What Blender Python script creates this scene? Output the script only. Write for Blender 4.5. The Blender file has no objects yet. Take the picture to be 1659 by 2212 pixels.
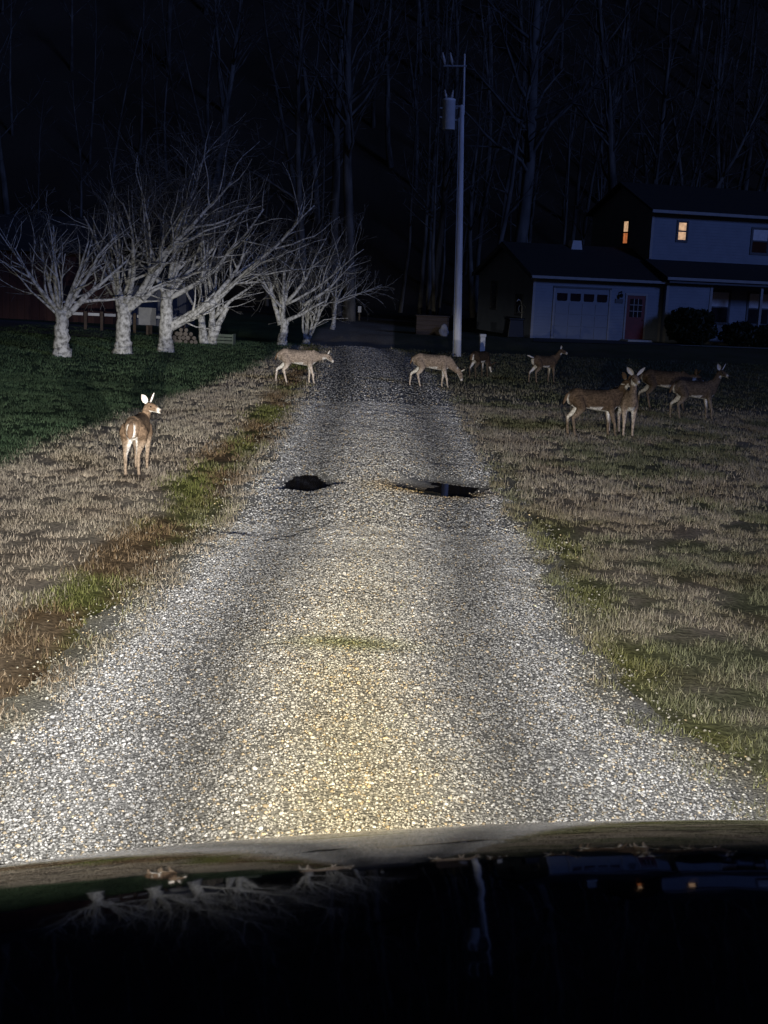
import bpy, bmesh, math, random
import numpy as np
from mathutils import Vector, Matrix

# ------------------------------------------------------------------ camera, sky, light, exposure
SC = bpy.context.scene
COL = SC.collection
PITCH, ROLL = math.radians(10.43), math.radians(2.6)
cam_data = bpy.data.cameras.new('camera')
cam_data.sensor_fit = 'VERTICAL'; cam_data.sensor_height = 24.0
cam_data.lens = 24.0 * 2800 / 2212
cam_data.clip_start = 0.05; cam_data.clip_end = 1500
cam = bpy.data.objects.new('camera', cam_data); COL.objects.link(cam)
_f = Vector((0, math.cos(PITCH), -math.sin(PITCH))); _u = Vector((0, math.sin(PITCH), math.cos(PITCH))); _r = Vector((1, 0, 0))
_R = _r * math.cos(ROLL) + _u * math.sin(ROLL); _U = _u * math.cos(ROLL) - _r * math.sin(ROLL)
_m = Matrix((_R, _U, -_f)).transposed().to_4x4(); _m.translation = Vector((0, 0, 2.6))
cam.matrix_world = _m
SC.camera = cam

MOON_DIR = Vector((0.62, -0.74, 0.34)).normalized()          # towards the last light of dusk, behind and right of the truck
world = bpy.data.worlds.new('World'); SC.world = world; world.use_nodes = True
wn = world.node_tree.nodes; wl = world.node_tree.links
sky = wn.new('ShaderNodeTexSky'); sky.sky_type = 'NISHITA'; sky.sun_disc = False
sky.sun_elevation = math.radians(-2.0); sky.sun_rotation = math.atan2(MOON_DIR.x, MOON_DIR.y)
wl.new(sky.outputs[0], wn['Background'].inputs[0]); wn['Background'].inputs[1].default_value = 0.05
sun_d = bpy.data.lights.new('dusk_sun', 'SUN'); sun_d.energy = 0.46; sun_d.color = (0.20, 0.34, 1.0); sun_d.angle = math.radians(10)
sun_o = bpy.data.objects.new('dusk_sun', sun_d); COL.objects.link(sun_o)
sun_o.rotation_euler = (-MOON_DIR).to_track_quat('-Z', 'Y').to_euler()
SC.view_settings.view_transform = 'Standard'; SC.view_settings.look = 'None'
SC.view_settings.exposure = 0.0; SC.view_settings.gamma = 1.0; SC.view_settings.use_curve_mapping = False
SC.cycles.use_denoising = True
SC.cycles.max_bounces = 5; SC.cycles.diffuse_bounces = 2; SC.cycles.glossy_bounces = 3; SC.cycles.transmission_bounces = 2
SC.cycles.sample_clamp_indirect = 4.0

HEAD_POWER = 1.0       # overall scale of the headlights
RNG = random.Random(7)
NR = np.random.default_rng(11)

# ------------------------------------------------------------------ helpers
def vnoise(x, y, seed=0):
    x = np.asarray(x, float); y = np.asarray(y, float)
    xi = np.floor(x).astype(np.int64); yi = np.floor(y).astype(np.int64); fx = x - xi; fy = y - yi
    def h(a, b):
        n = (a * 374761393 + b * 668265263 + seed * 974711) & 0x7fffffff
        n = ((n ^ (n >> 13)) * 1274126177) & 0x7fffffff
        return ((n ^ (n >> 16)) & 0xffff) / 65535.0
    sx = fx * fx * (3 - 2 * fx); sy = fy * fy * (3 - 2 * fy)
    a = h(xi, yi) * (1 - sx) + h(xi + 1, yi) * sx
    b = h(xi, yi + 1) * (1 - sx) + h(xi + 1, yi + 1) * sx
    return a * (1 - sy) + b * sy
def fbm(x, y, seed=0, n=4):
    s = 0; a = .5; t = 0
    for i in range(n):
        s = s + a * vnoise(np.asarray(x) * 2 ** i, np.asarray(y) * 2 ** i, seed + i * 17); t += a; a *= .5
    return s / t
def sstep(a, b, x):
    t = np.clip((np.asarray(x, float) - a) / (b - a), 0, 1); return t * t * (3 - 2 * t)

def new_mat(name):
    m = bpy.data.materials.new(name); m.use_nodes = True
    return m, m.node_tree.nodes, m.node_tree.links, m.node_tree.nodes['Principled BSDF']
MATS = {}
def mat(name, c1, c2=None, rough=.7, scale=8.0, bump=0.0, bscale=None, metal=0.0, spec=.4, stretch=(1, 1, 1), lo=.35, hi=.65):
    """two-tone procedural material with noise mottling and relief"""
    if name in MATS: return MATS[name]
    m, n, l, b = new_mat(name)
    b.inputs['Roughness'].default_value = rough; b.inputs['Metallic'].default_value = metal
    b.inputs['Specular IOR Level'].default_value = spec
    tc = n.new('ShaderNodeTexCoord'); mp = n.new('ShaderNodeMapping'); mp.inputs['Scale'].default_value = stretch
    l.new(tc.outputs['Object'], mp.inputs[0])
    nz = n.new('ShaderNodeTexNoise'); nz.inputs['Scale'].default_value = scale; nz.inputs['Detail'].default_value = 5
    l.new(mp.outputs[0], nz.inputs[0])
    cr = n.new('ShaderNodeValToRGB'); cr.color_ramp.elements[0].position = lo; cr.color_ramp.elements[1].position = hi
    cr.color_ramp.elements[0].color = (*c1, 1); cr.color_ramp.elements[1].color = (*(c2 or tuple(x * .8 for x in c1)), 1)
    l.new(nz.outputs['Fac'], cr.inputs[0]); l.new(cr.outputs[0], b.inputs['Base Color'])
    if bump:
        n2 = n.new('ShaderNodeTexNoise'); n2.inputs['Scale'].default_value = bscale or scale * 4; n2.inputs['Detail'].default_value = 4
        l.new(mp.outputs[0], n2.inputs[0])
        bp = n.new('ShaderNodeBump'); bp.inputs['Strength'].default_value = bump; bp.inputs['Distance'].default_value = .02
        l.new(n2.outputs['Fac'], bp.inputs['Height']); l.new(bp.outputs[0], b.inputs['Normal'])
    MATS[name] = m
    return m
def attr_mat(name, rough=.85, spec=.2, nscale=60, amt=.5, bump=.0, sheen=0.0):
    """colour from the mesh's own 'tint' attribute, broken up with noise"""
    if name in MATS: return MATS[name]
    m, n, l, b = new_mat(name)
    b.inputs['Roughness'].default_value = rough; b.inputs['Specular IOR Level'].default_value = spec
    if sheen: b.inputs['Sheen Weight'].default_value = sheen
    at = n.new('ShaderNodeAttribute'); at.attribute_name = 'tint'
    tc = n.new('ShaderNodeTexCoord')
    nz = n.new('ShaderNodeTexNoise'); nz.inputs['Scale'].default_value = nscale; nz.inputs['Detail'].default_value = 4
    l.new(tc.outputs['Object'], nz.inputs[0])
    mr = n.new('ShaderNodeMapRange'); mr.inputs[1].default_value = .3; mr.inputs[2].default_value = .7
    mr.inputs[3].default_value = 1 - amt; mr.inputs[4].default_value = 1 + amt
    l.new(nz.outputs['Fac'], mr.inputs[0])
    mx = n.new('ShaderNodeVectorMath'); mx.operation = 'SCALE'
    l.new(at.outputs['Color'], mx.inputs[0]); l.new(mr.outputs[0], mx.inputs['Scale'])
    l.new(mx.outputs[0], b.inputs['Base Color'])
    if bump:
        bp = n.new('ShaderNodeBump'); bp.inputs['Strength'].default_value = bump; bp.inputs['Distance'].default_value = .02
        l.new(nz.outputs['Fac'], bp.inputs['Height']); l.new(bp.outputs[0], b.inputs['Normal'])
    MATS[name] = m
    return m
def emit_mat(name, c, s):
    if name in MATS: return MATS[name]
    m, n, l, b = new_mat(name)
    b.inputs['Base Color'].default_value = (*[x * .3 for x in c], 1); b.inputs['Roughness'].default_value = .3
    tc = n.new('ShaderNodeTexCoord'); nz = n.new('ShaderNodeTexNoise'); nz.inputs['Scale'].default_value = 5
    l.new(tc.outputs['Object'], nz.inputs[0])
    mr = n.new('ShaderNodeMapRange'); mr.inputs[1].default_value = .3; mr.inputs[2].default_value = .7; mr.inputs[3].default_value = s * .6; mr.inputs[4].default_value = s * 1.2
    l.new(nz.outputs['Fac'], mr.inputs[0]); l.new(mr.outputs[0], b.inputs['Emission Strength'])
    b.inputs['Emission Color'].default_value = (*c, 1)
    MATS[name] = m
    return m

def link(name, me, m=None, parent=None, smooth=False):
    if m is not None:
        for k in (m if isinstance(m, (list, tuple)) else [m]): me.materials.append(k)
    if smooth: me.polygons.foreach_set('use_smooth', [True] * len(me.polygons))
    o = bpy.data.objects.new(name, me); COL.objects.link(o)
    if parent is not None: o.parent = parent
    return o
def np_mesh(name, V, Fq, cols=None):
    """V (n,3), Fq (m,k) arrays; cols (n,3) -> 'tint' attribute"""
    me = bpy.data.meshes.new(name); V = np.asarray(V, np.float32); Fq = np.asarray(Fq, np.int32)
    k = Fq.shape[1]
    me.vertices.add(len(V)); me.vertices.foreach_set('co', V.ravel())
    me.loops.add(Fq.size); me.loops.foreach_set('vertex_index', Fq.ravel())
    me.polygons.add(len(Fq)); me.polygons.foreach_set('loop_start', np.arange(0, Fq.size, k, dtype=np.int32))
    me.update(calc_edges=True); me.validate()
    if cols is not None: set_tint(me, cols)
    return me
def set_tint(me, cols):
    a = me.color_attributes.new('tint', 'FLOAT_COLOR', 'POINT')
    c = np.ones((len(me.vertices), 4), np.float32); c[:, :3] = cols; a.data.foreach_set('color', c.ravel())
def tag(o, label=None, cat=None, group=None, kind=None):
    if label: o['label'] = label
    if cat: o['category'] = cat
    if group: o['group'] = group
    if kind: o['kind'] = kind
    return o
def empty(name, loc=(0, 0, 0), rz=0.0, label=None, cat=None, group=None):
    o = bpy.data.objects.new(name, None); COL.objects.link(o); o.location = loc; o.rotation_euler = (0, 0, rz)
    o.empty_display_size = .3
    return tag(o, label, cat, group)
class MB:
    def __init__(s): s.v = []; s.f = []
    def box(s, x0, x1, y0, y1, z0, z1):
        b = len(s.v)
        s.v += [(x0, y0, z0), (x1, y0, z0), (x1, y1, z0), (x0, y1, z0), (x0, y0, z1), (x1, y0, z1), (x1, y1, z1), (x0, y1, z1)]
        s.f += [tuple(b + i for i in q) for q in ((0, 3, 2, 1), (4, 5, 6, 7), (0, 1, 5, 4), (1, 2, 6, 5), (2, 3, 7, 6), (3, 0, 4, 7))]
        return s
    def poly(s, pts, off):
        """polygon extruded by vector off"""
        b = len(s.v); n = len(pts); off = Vector(off)
        s.v += [tuple(p) for p in pts] + [tuple(Vector(p) + off) for p in pts]
        s.f += [tuple(range(b + n - 1, b - 1, -1)), tuple(range(b + n, b + 2 * n))]
        s.f += [(b + i, b + (i + 1) % n, b + n + (i + 1) % n, b + n + i) for i in range(n)]
        return s
    def tube(s, pts, rad, n=8, cap=True, flat=None):
        b = len(s.v); P = [Vector(p) for p in pts]; up = None
        for i, p in enumerate(P):
            d = (P[min(i + 1, len(P) - 1)] - P[max(i - 1, 0)])
            if d.length < 1e-9: d = Vector((0, 0, 1))
            d.normalize()
            if up is None: up = Vector((0, 0, 1)) if abs(d.z) < .9 else Vector((1, 0, 0))
            a = d.cross(up)
            if a.length < 1e-6: a = d.orthogonal()
            a.normalize(); c = a.cross(d); up = c
            r = rad[i]; ra, rc = (r if isinstance(r, tuple) else (r, r))
            for k in range(n):
                t = 2 * math.pi * k / n; q = p + a * (ra * math.cos(t)) + c * (rc * math.sin(t)); s.v.append((q.x, q.y, q.z))
        for i in range(len(P) - 1):
            for k in range(n):
                k2 = (k + 1) % n; o = b + i * n
                s.f.append((o + k, o + k2, o + n + k2, o + n + k))
        if cap:
            s.f.append(tuple(b + k for k in reversed(range(n)))); e = b + (len(P) - 1) * n; s.f.append(tuple(e + k for k in range(n)))
        return s
    def mesh(s, name):
        me = bpy.data.meshes.new(name); me.from_pydata(s.v, [], s.f); me.update(); return me
    def build(s, name, m, parent=None, smooth=False, bevel=0):
        me = s.mesh(name)
        if bevel:
            bm = bmesh.new(); bm.from_mesh(me); bmesh.ops.recalc_face_normals(bm, faces=bm.faces)
            bmesh.ops.bevel(bm, geom=list(bm.edges), offset=bevel, segments=2, profile=.5, affect='EDGES'); bm.to_mesh(me); bm.free()
        return link(name, me, m, parent, smooth)

# ------------------------------------------------------------------ terrain
RL = np.array([(-30, -1.9), (3, -2.5), (5.2, -2.25), (7, -2.12), (8.7, -1.99), (12.1, -1.75), (16.9, -1.79), (27.6, -1.98), (36, -2.12), (43, -2.3), (47, -2.9), (52, -3.9)])
RR = np.array([(-30, 1.7), (3, 2.6), (5.2, 2.15), (6.2, 2.02), (7.1, 1.84), (8.2, 1.6), (11.1, 1.57), (15, 1.63), (19.9, 1.6), (26.2, 1.5), (32, 1.35), (38, 1.05), (43, .65), (46, .3), (52, -.9)])
def road_l(y): return np.interp(y, RL[:, 0], RL[:, 1]) + (fbm(np.asarray(y) * 1.3, 0 * np.asarray(y), 3, 6) - .5) * .34
def road_r(y): return np.interp(y, RR[:, 0], RR[:, 1]) + (fbm(np.asarray(y) * 1.3, 0 * np.asarray(y) + 9, 5, 6) - .5) * .38
def road_c(y): return .5 * (np.interp(y, RL[:, 0], RL[:, 1]) + np.interp(y, RR[:, 0], RR[:, 1]))
def lawn_edge(y): return np.interp(y, [5, 16, 20, 26.5, 35, 41, 60], [-4.85, -4.76, -4.57, -4.17, -3.54, -3.4, -3.2]) + (fbm(np.asarray(y) * .8, 0 * np.asarray(y), 21) - .5) * .5
ROAD_END = 47.5
def terrain(x, y):
    x = np.asarray(x, float); y = np.asarray(y, float)
    h = np.where(y > 82, .0, 0.)
    t = np.clip(y - 84 - 8 * np.sin(x * .02 + 1), 0, None); h = h + .62 * t * t / (t + 14) * (1 + .18 * np.sin(x * .03 + 2) + .1 * np.sin(x * .071))
    h = h - .28 * np.exp(-((y - 50.5) / 3.0) ** 2) * sstep(12, 4, np.abs(x + 1))
    h = h + .03 * np.clip(-4.5 - x, 0, 10) * sstep(8, 16, y) * sstep(60, 40, y)
    h = h + .06 * sstep(-1.9, -2.7, x) * sstep(-4.2, -3.0, x) * sstep(40, 20, y)
    h = h + (fbm(x * .35, y * .35, 31) - .5) * .10 * sstep(2.2, 4, np.abs(x)) * sstep(56, 44, y)
    return h
POTS = [(-.98, 15.95, .44, .80, .065), (.74, 16.15, .80, .82, .065), (-1.15, 12.7, .5, .5, .02)]
def road_z(x, y):
    x = np.asarray(x, float); y = np.asarray(y, float)
    c = road_c(y); L = road_l(y); R = road_r(y); w = .5 * (R - L); u = np.clip((x - .5 * (L + R)) / w, -1.15, 1.15)
    z = terrain(x, y) + .045 * (1 - u ** 2)
    for o in (-.85, .85): z = z - .035 * np.exp(-((x - c - o) / .30) ** 2)
    for (px, py, rx, ry, dp) in POTS:
        a = np.arctan2(y - py, x - px); wob = 1 + .5 * (fbm(np.cos(a) * 2 + px * 5, np.sin(a) * 2 + 3, 8) - .5) * 2
        q = ((x - px) / (rx * wob)) ** 2 + ((y - py) / (ry * wob)) ** 2
        z = z - dp * sstep(1.25, .25, q) + (dp > .05) * np.exp(-q * .5) * (fbm(x * 6, y * 4, 66, 5) - .5) * .035
    z = z + (fbm(x * 3, y * 3, 55) - .5) * .035
    return z - .02 * sstep(.98, 1.1, np.abs(u))
def lawn_col(x, y):
    x = np.asarray(x, float); y = np.asarray(y, float)
    n1 = fbm(x * .9, y * .55, 2); n2 = fbm(x * 2.6, y * 2.0, 4); n3 = fbm(x * .33, y * .33, 6)
    tan = np.stack([.305 + .13 * n2, .262 + .11 * n2, .205 + .08 * n2], -1) * (.66 + .62 * n1)[..., None]
    brown = np.array([.17, .12, .075]); green = np.array([.11, .125, .06]); olive = np.array([.15, .15, .05]); dgreen = np.array([.036, .068, .034])
    def mix(a, b, t): return a * (1 - t[..., None]) + b * t[..., None]
    c = tan
    right = (x > 0)
    g = sstep(.42, .60, n1 * .55 + n2 * .45) * np.where(right, .85, .2)
    c = mix(c, green, g)
    c = mix(c, brown, .45 * sstep(.5, .75, fbm(x * 1.3, y * 1.3, 71)))
    # mossy, leafy verge along the left edge of the drive
    L = np.interp(y, RL[:, 0], RL[:, 1])
    v = sstep(.46, .18, np.abs((x - (L - .30)) + (fbm(x * 0, y * .6, 77) - .5) * .5)) * (x < 0) * (.75 + .5 * sstep(.35, .6, fbm(x * 1.1, y * .45, 79)))
    v = np.clip(v, 0, 1)
    vc = mix(np.broadcast_to(np.array([.145, .095, .048]), c.shape), np.array([.115, .125, .03]), sstep(.42, .58, fbm(x * 1.7, y * .8, 78)))
    c = mix(c, vc, .95 * v)
    # yellow-green moss beside the right edge
    R = np.interp(y, RR[:, 0], RR[:, 1])
    mz = np.zeros_like(x)
    for (mx_, my_, sx, sy) in ((1.72, 12.9, .28, 1.3), (1.72, 8.75, .25, .7), (1.95, 7.2, .2, .35), (2.25, 6.4, .2, .3), (1.75, 10.6, .2, .6)):
        mz = np.maximum(mz, np.exp(-((x - mx_) / sx) ** 2 - ((y - my_) / sy) ** 2))
    c = mix(c, olive * 1.15, np.clip(mz * 1.2, 0, 1) * .9)
    e = lawn_edge(y)
    lg = sstep(.25, -.25, x - e)
    gcol = .85 * np.stack([dgreen[0] + .035 * n2, dgreen[1] + .035 * n2, dgreen[2] + .02 * n2], -1) * (.55 + 1.2 * n1)[..., None]
    c = mix(c, gcol, lg)
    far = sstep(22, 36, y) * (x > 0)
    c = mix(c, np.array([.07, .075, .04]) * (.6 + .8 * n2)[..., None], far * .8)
    return c
def road_col(x, y):
    x = np.asarray(x, float); y = np.asarray(y, float); c0 = road_c(y)
    n2 = fbm(x * 3, y * 2, 41); n1 = fbm(x * .8, y * .5, 42)
    grey = np.stack([.315 + .1 * n2, .31 + .1 * n2, .30 + .1 * n2], -1)
    tan = np.stack([.45 + .1 * n2, .385 + .1 * n2, .25 + .08 * n2], -1)
    tr = np.maximum(np.exp(-((x - c0 + .85) / .36) ** 2), np.exp(-((x - c0 - .85) / .36) ** 2))
    ce = np.exp(-((x - c0) / .56) ** 2) * (.35 + .65 * sstep(14, 6, y)) * sstep(26, 14, y)
    c = grey * (1.15 - .55 * tr)[..., None]
    ce = np.clip(ce * (.55 + .9 * n1), 0, 1)
    c = c * (1 - ce[..., None]) + tan * ce[..., None]
    mud = np.clip(1.5 * np.exp(-((x - .55) / .62) ** 2 - ((y - 15.65) / .42) ** 2), 0, 1)
    c = c * (1 - mud[..., None]) + np.array([.42, .30, .13]) * mud[..., None]
    moss = np.exp(-((x + .2) / .42) ** 2 - ((y - 8.72) / .16) ** 2) * .8
    c = c * (1 - moss[..., None]) + np.array([.19, .19, .05]) * moss[..., None]
    Lq = np.interp(y, RL[:, 0], RL[:, 1]); Rq = np.interp(y, RR[:, 0], RR[:, 1])
    ed = np.minimum(x - Lq, Rq - x); te = sstep(.42, -.15, ed + (n2 - .5) * .5)[..., None]
    edge_c = np.stack([.27 + .08 * n2, .245 + .08 * n2, .17 + .06 * n2], -1) * (.8 + .5 * n1)[..., None]
    c = c * (1 - .85 * te) + edge_c * .85 * te
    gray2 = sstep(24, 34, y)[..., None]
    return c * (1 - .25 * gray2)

def graded(a0, a1, lo, hi, step, grow):
    mid = list(np.arange(lo, hi + 1e-6, step)); s = step; p = lo
    left = []
    while p > a0: s *= grow; p -= s; left.append(p)
    s = step; p = hi; right = []
    while p < a1: s *= grow; p += s; right.append(p)
    return np.array(left[::-1] + mid + right)
gx = graded(-260, 260, -7, 9, .14, 1.12); gy = graded(-60, 330, 4, 30, .14, 1.045)
X, Y = np.meshgrid(gx, gy)
Z = terrain(X, Y) + (fbm(X * 5, Y * 5, 91) - .5) * .03 * (Y < 60)
inside = (X > road_l(Y) + .28) & (X < road_r(Y) - .28) & (Y < ROAD_END + 1)
Z = np.where(inside, Z - .22, Z)
nx, ny = len(gx), len(gy)
idx = np.arange(nx * ny).reshape(ny, nx)
Q = np.stack([idx[:-1, :-1], idx[:-1, 1:], idx[1:, 1:], idx[1:, :-1]], -1).reshape(-1, 4)
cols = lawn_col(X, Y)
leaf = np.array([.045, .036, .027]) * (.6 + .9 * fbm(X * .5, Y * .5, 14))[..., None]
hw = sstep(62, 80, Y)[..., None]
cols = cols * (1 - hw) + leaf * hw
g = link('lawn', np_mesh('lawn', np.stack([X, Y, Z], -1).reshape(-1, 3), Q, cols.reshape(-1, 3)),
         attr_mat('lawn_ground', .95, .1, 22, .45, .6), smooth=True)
tag(g, kind='structure')

ry = np.concatenate([np.arange(-8, 4.5, .25), np.arange(4.5, 20, .06), np.arange(20, ROAD_END + 1, .16)])
ru = np.linspace(-1.12, 1.12, 84)
Yr, Ur = np.meshgrid(ry, ru, indexing='ij'); Lr, Rr = road_l(Yr), road_r(Yr)
Xr = .5 * (Lr + Rr) + Ur * .5 * (Rr - Lr)
Zr = road_z(Xr, Yr) + .012
idx = np.arange(Xr.size).reshape(Xr.shape)
Q = np.stack([idx[:-1, :-1], idx[:-1, 1:], idx[1:, 1:], idx[1:, :-1]], -1).reshape(-1, 4)
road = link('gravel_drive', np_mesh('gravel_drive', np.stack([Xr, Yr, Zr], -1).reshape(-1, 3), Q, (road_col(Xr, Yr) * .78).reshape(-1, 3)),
            attr_mat('gravel_bed', .9, .2, 55, .6, 1.0), smooth=True)
tag(road, kind='structure')

# gravel, loose stones on the drive (uncountable)
def ico():
    t = (1 + 5 ** .5) / 2
    v = np.array([(-1, t, 0), (1, t, 0), (-1, -t, 0), (1, -t, 0), (0, -1, t), (0, 1, t), (0, -1, -t), (0, 1, -t), (t, 0, -1), (t, 0, 1), (-t, 0, -1), (-t, 0, 1)], float)
    v /= np.linalg.norm(v[0])
    f = np.array([(0, 11, 5), (0, 5, 1), (0, 1, 7), (0, 7, 10), (0, 10, 11), (1, 5, 9), (5, 11, 4), (11, 10, 2), (10, 7, 6), (7, 1, 8), (3, 9, 4), (3, 4, 2), (3, 2, 6), (3, 6, 8), (3, 8, 9), (4, 9, 5), (2, 4, 11), (6, 2, 10), (8, 6, 7), (9, 8, 1)])
    return v, f
def octa():
    v = np.array([(1, .1, 0), (-.1, 1, 0), (-1, -.1, 0), (.1, -1, 0), (.1, 0, 1), (0, -.1, -1)], float)
    f = np.array([(0, 1, 4), (1, 2, 4), (2, 3, 4), (3, 0, 4), (1, 0, 5), (2, 1, 5), (3, 2, 5), (0, 3, 5)])
    return v, f
def stones(base, n, y0, y1, rmin, rmax, pw=1.0, spread=.12):
    bv, bf = base
    y = y0 + (y1 - y0) * NR.random(n) ** pw
    L, R = road_l(y), road_r(y)
    x = L - spread + (R - L + 2 * spread) * NR.random(n)
    sc_ = NR.random(n) < .006; sd_ = np.abs(NR.normal(0, .20, n)); x = np.where(sc_, np.where(NR.random(n) < .5, L + .05 - sd_, R - .05 + sd_), x)   # strays in the grass
    ed_ = np.minimum(x - L, R - x); keep = sc_ | (NR.random(n) < .05 + .95 * sstep(-.05, .45, ed_ + (fbm(x * 2.5, y * 2.5, 63) - .5) * .5))
    for (px, py, rx, ryy, dp) in POTS[:2]: keep &= ((x - px) / (rx * .85)) ** 2 + ((y - py) / (ryy * .85)) ** 2 > .25 + .75 * NR.random(n) ** .4
    x, y, L, R = x[keep], y[keep], L[keep], R[keep]; n = len(x)
    r = rmin + (rmax - rmin) * NR.random(n) ** 2.2
    sc = np.stack([.75 + .5 * NR.random(n), .75 + .5 * NR.random(n), .45 + .45 * NR.random(n)], -1) * r[:, None]
    V = bv[None] * (1 + .34 * (NR.random((n, len(bv), 1)) - .5)) * sc[:, None, :]
    a = NR.random(n) * 6.283; t = (NR.random(n) - .5) * 1.1
    ca, sa, ct, st = np.cos(a)[:, None], np.sin(a)[:, None], np.cos(t)[:, None], np.sin(t)[:, None]
    xx, yy, zz = V[..., 0], V[..., 1], V[..., 2]
    yy, zz = yy * ct - zz * st, yy * st + zz * ct
    V = np.stack([xx * ca - yy * sa + x[:, None], xx * sa + yy * ca + y[:, None], zz + (np.where((x < L + .02) | (x > R - .02), np.maximum(terrain(x, y) + .012, road_z(x, y)), road_z(x, y)) + .012 + r * .22)[:, None]], -1)
    c = road_col(x, y)
    k = NR.random(n); lum = np.where(k < .08, 1.75, np.where(k < .4, 1.25, np.where(k < .75, .95, .6)))
    lum = lum * (.8 + .4 * NR.random(n))
    c = c * lum[:, None]
    warm = (NR.random(n) < .12)[:, None]; c = np.where(warm, c * np.array([1.2, 1.0, .72]), c)
    C = np.repeat(np.clip(c, 0, .85)[:, None, :], len(bv), 1)
    Fq = bf[None] + (np.arange(n) * len(bv))[:, None, None]
    return V.reshape(-1, 3), Fq.reshape(-1, 3), C.reshape(-1, 3)
parts = [stones(octa(), 9000, 2.2, 4.9, .008, .016, 1.0), stones(ico(), 7000, 4.8, 11.5, .009, .016, 1.25), stones(octa(), 115000, 4.8, 13, .0055, .0125, 1.2), stones(octa(), 55000, 12, 26, .008, .019, 1.2), stones(octa(), 14000, 23, 46, .012, .028, 1.0)]
off = 0; Vs = []; Fs = []; Cs = []
for v, f, c in parts: Vs.append(v); Fs.append(f + off); Cs.append(c); off += len(v)
st = link('gravel', np_mesh('gravel', np.concatenate(Vs), np.concatenate(Fs), np.concatenate(Cs)), attr_mat('gravel_stone', .55, .5, 90, .2))
tag(st, 'loose grey and tan crushed stone covering the drive', 'gravel', kind='stuff')

# grass blades (uncountable)
def blades(n, x0, x1, y0, y1, h0, h1, w, pw=1.0, cond=None, lean=1.1):
    y = y0 + (y1 - y0) * NR.random(n) ** pw; x = x0 + (x1 - x0) * NR.random(n)
    cl = fbm(x * 5.5, y * 5.5, 101, 3); keep = cl > (.36 + .22 * NR.random(n))
    L, R = road_l(y), road_r(y)
    keep &= (x < L + .22 * np.abs(NR.standard_normal(n)) * (cl > .42)) | (x > R - .22 * np.abs(NR.standard_normal(n)) * (cl > .42)) | (y > ROAD_END)
    if cond is not None: keep &= cond(x, y)
    x, y, cl, L, R = x[keep], y[keep], cl[keep], L[keep], R[keep]; n = len(x)
    h = (h0 + (h1 - h0) * NR.random(n)) * (.55 + cl)
    a = NR.random(n) * 6.283; b = NR.random(n) * 6.283; ln = lean * NR.random(n)
    z = terrain(x, y) + (fbm(x * 5, y * 5, 91) - .5) * .03 - .004 + .03 * ((x > L) & (x < R) & (y < ROAD_END))
    dx, dy = np.cos(a) * w * .5, np.sin(a) * w * .5
    V = np.stack([np.stack([x - dx, y - dy, z], -1), np.stack([x + dx, y + dy, z], -1),
                  np.stack([x + np.cos(b) * h * ln, y + np.sin(b) * h * ln, z + h * np.sqrt(np.clip(1 - (ln * .85) ** 2, .08, 1))], -1)], 1)
    c = lawn_col(x + NR.normal(0, .12, n), y + NR.normal(0, .12, n)) * (.6 + 1.0 * NR.random(n))[:, None]
    C = np.repeat(c[:, None], 3, 1)
    return V.reshape(-1, 3), np.arange(3 * n).reshape(-1, 3), np.clip(C.reshape(-1, 3), 0, .7)
P = [blades(14000, 1.4, 6.5, 2.5, 5.5, .02, .06, .007), blades(170000, 1.4, 6.5, 5.5, 15, .02, .06, .007, 1.0), blades(150000, 1.3, 9, 14, 27, .03, .08, .012, 1.0), blades(60000, 0, 14, 27, 46, .04, .08, .022, 1.0),
     blades(110000, -6.5, -1.5, 6, 16, .025, .06, .007, 1.0), blades(130000, -9, -1.5, 15, 28, .03, .07, .012, 1.0), blades(90000, -13, -1.5, 27, 48, .04, .08, .022, 1.0)]
off = 0; Vs = []; Fs = []; Cs = []
for v, f, c in P: Vs.append(v); Fs.append(f + off); Cs.append(c); off += len(v)
gr = link('grass', np_mesh('grass', np.concatenate(Vs), np.concatenate(Fs), np.concatenate(Cs)), attr_mat('grass_blade', .8, .2, 40, .2))
tag(gr, 'short winter grass, straw coloured with green tufts, beside the drive', 'grass', kind='stuff')

# puddles lying in the two potholes
def water_mat():
    m, n, l, b = new_mat('puddle_water')
    b.inputs['Base Color'].default_value = (.028, .023, .017, 1); b.inputs['Roughness'].default_value = .03; b.inputs['IOR'].default_value = 1.33
    tc = n.new('ShaderNodeTexCoord'); nz = n.new('ShaderNodeTexNoise'); nz.inputs['Scale'].default_value = 9
    l.new(tc.outputs['Object'], nz.inputs[0]); bp = n.new('ShaderNodeBump'); bp.inputs['Strength'].default_value = .02; bp.inputs['Distance'].default_value = .01
    l.new(nz.outputs['Fac'], bp.inputs['Height']); l.new(bp.outputs[0], b.inputs['Normal'])
    return m
WM = water_mat()
for (px, py, rx, ryy, dp), lab in zip(POTS[:2], ('dark puddle in the pothole of the left wheel track of the drive', 'dark puddle with a muddy tan rim in the right wheel track of the drive')):
    mb = MB(); n = 28; zc = float(road_z(px, py)) + .012
    mb.v.append((0, 0, 0)); zt = zc + dp * (.38 if px < 0 else .13)
    for k in range(n):
        t = 2 * math.pi * k / n; w_ = 1 + .12 * math.sin(3 * t + px * 4) + .08 * math.sin(5 * t)
        mb.v.append((math.cos(t) * rx * 1.15 * w_, math.sin(t) * ryy * 1.15 * w_, 0))
    mb.f += [(0, 1 + k, 1 + (k + 1) % n) for k in range(n)]
    o = mb.build('puddle', WM); o.location = (px, py, zt)
    tag(o, lab, 'puddle', 'puddles in the drive')

def tz(x, y): return float(terrain(x, y))

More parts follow.
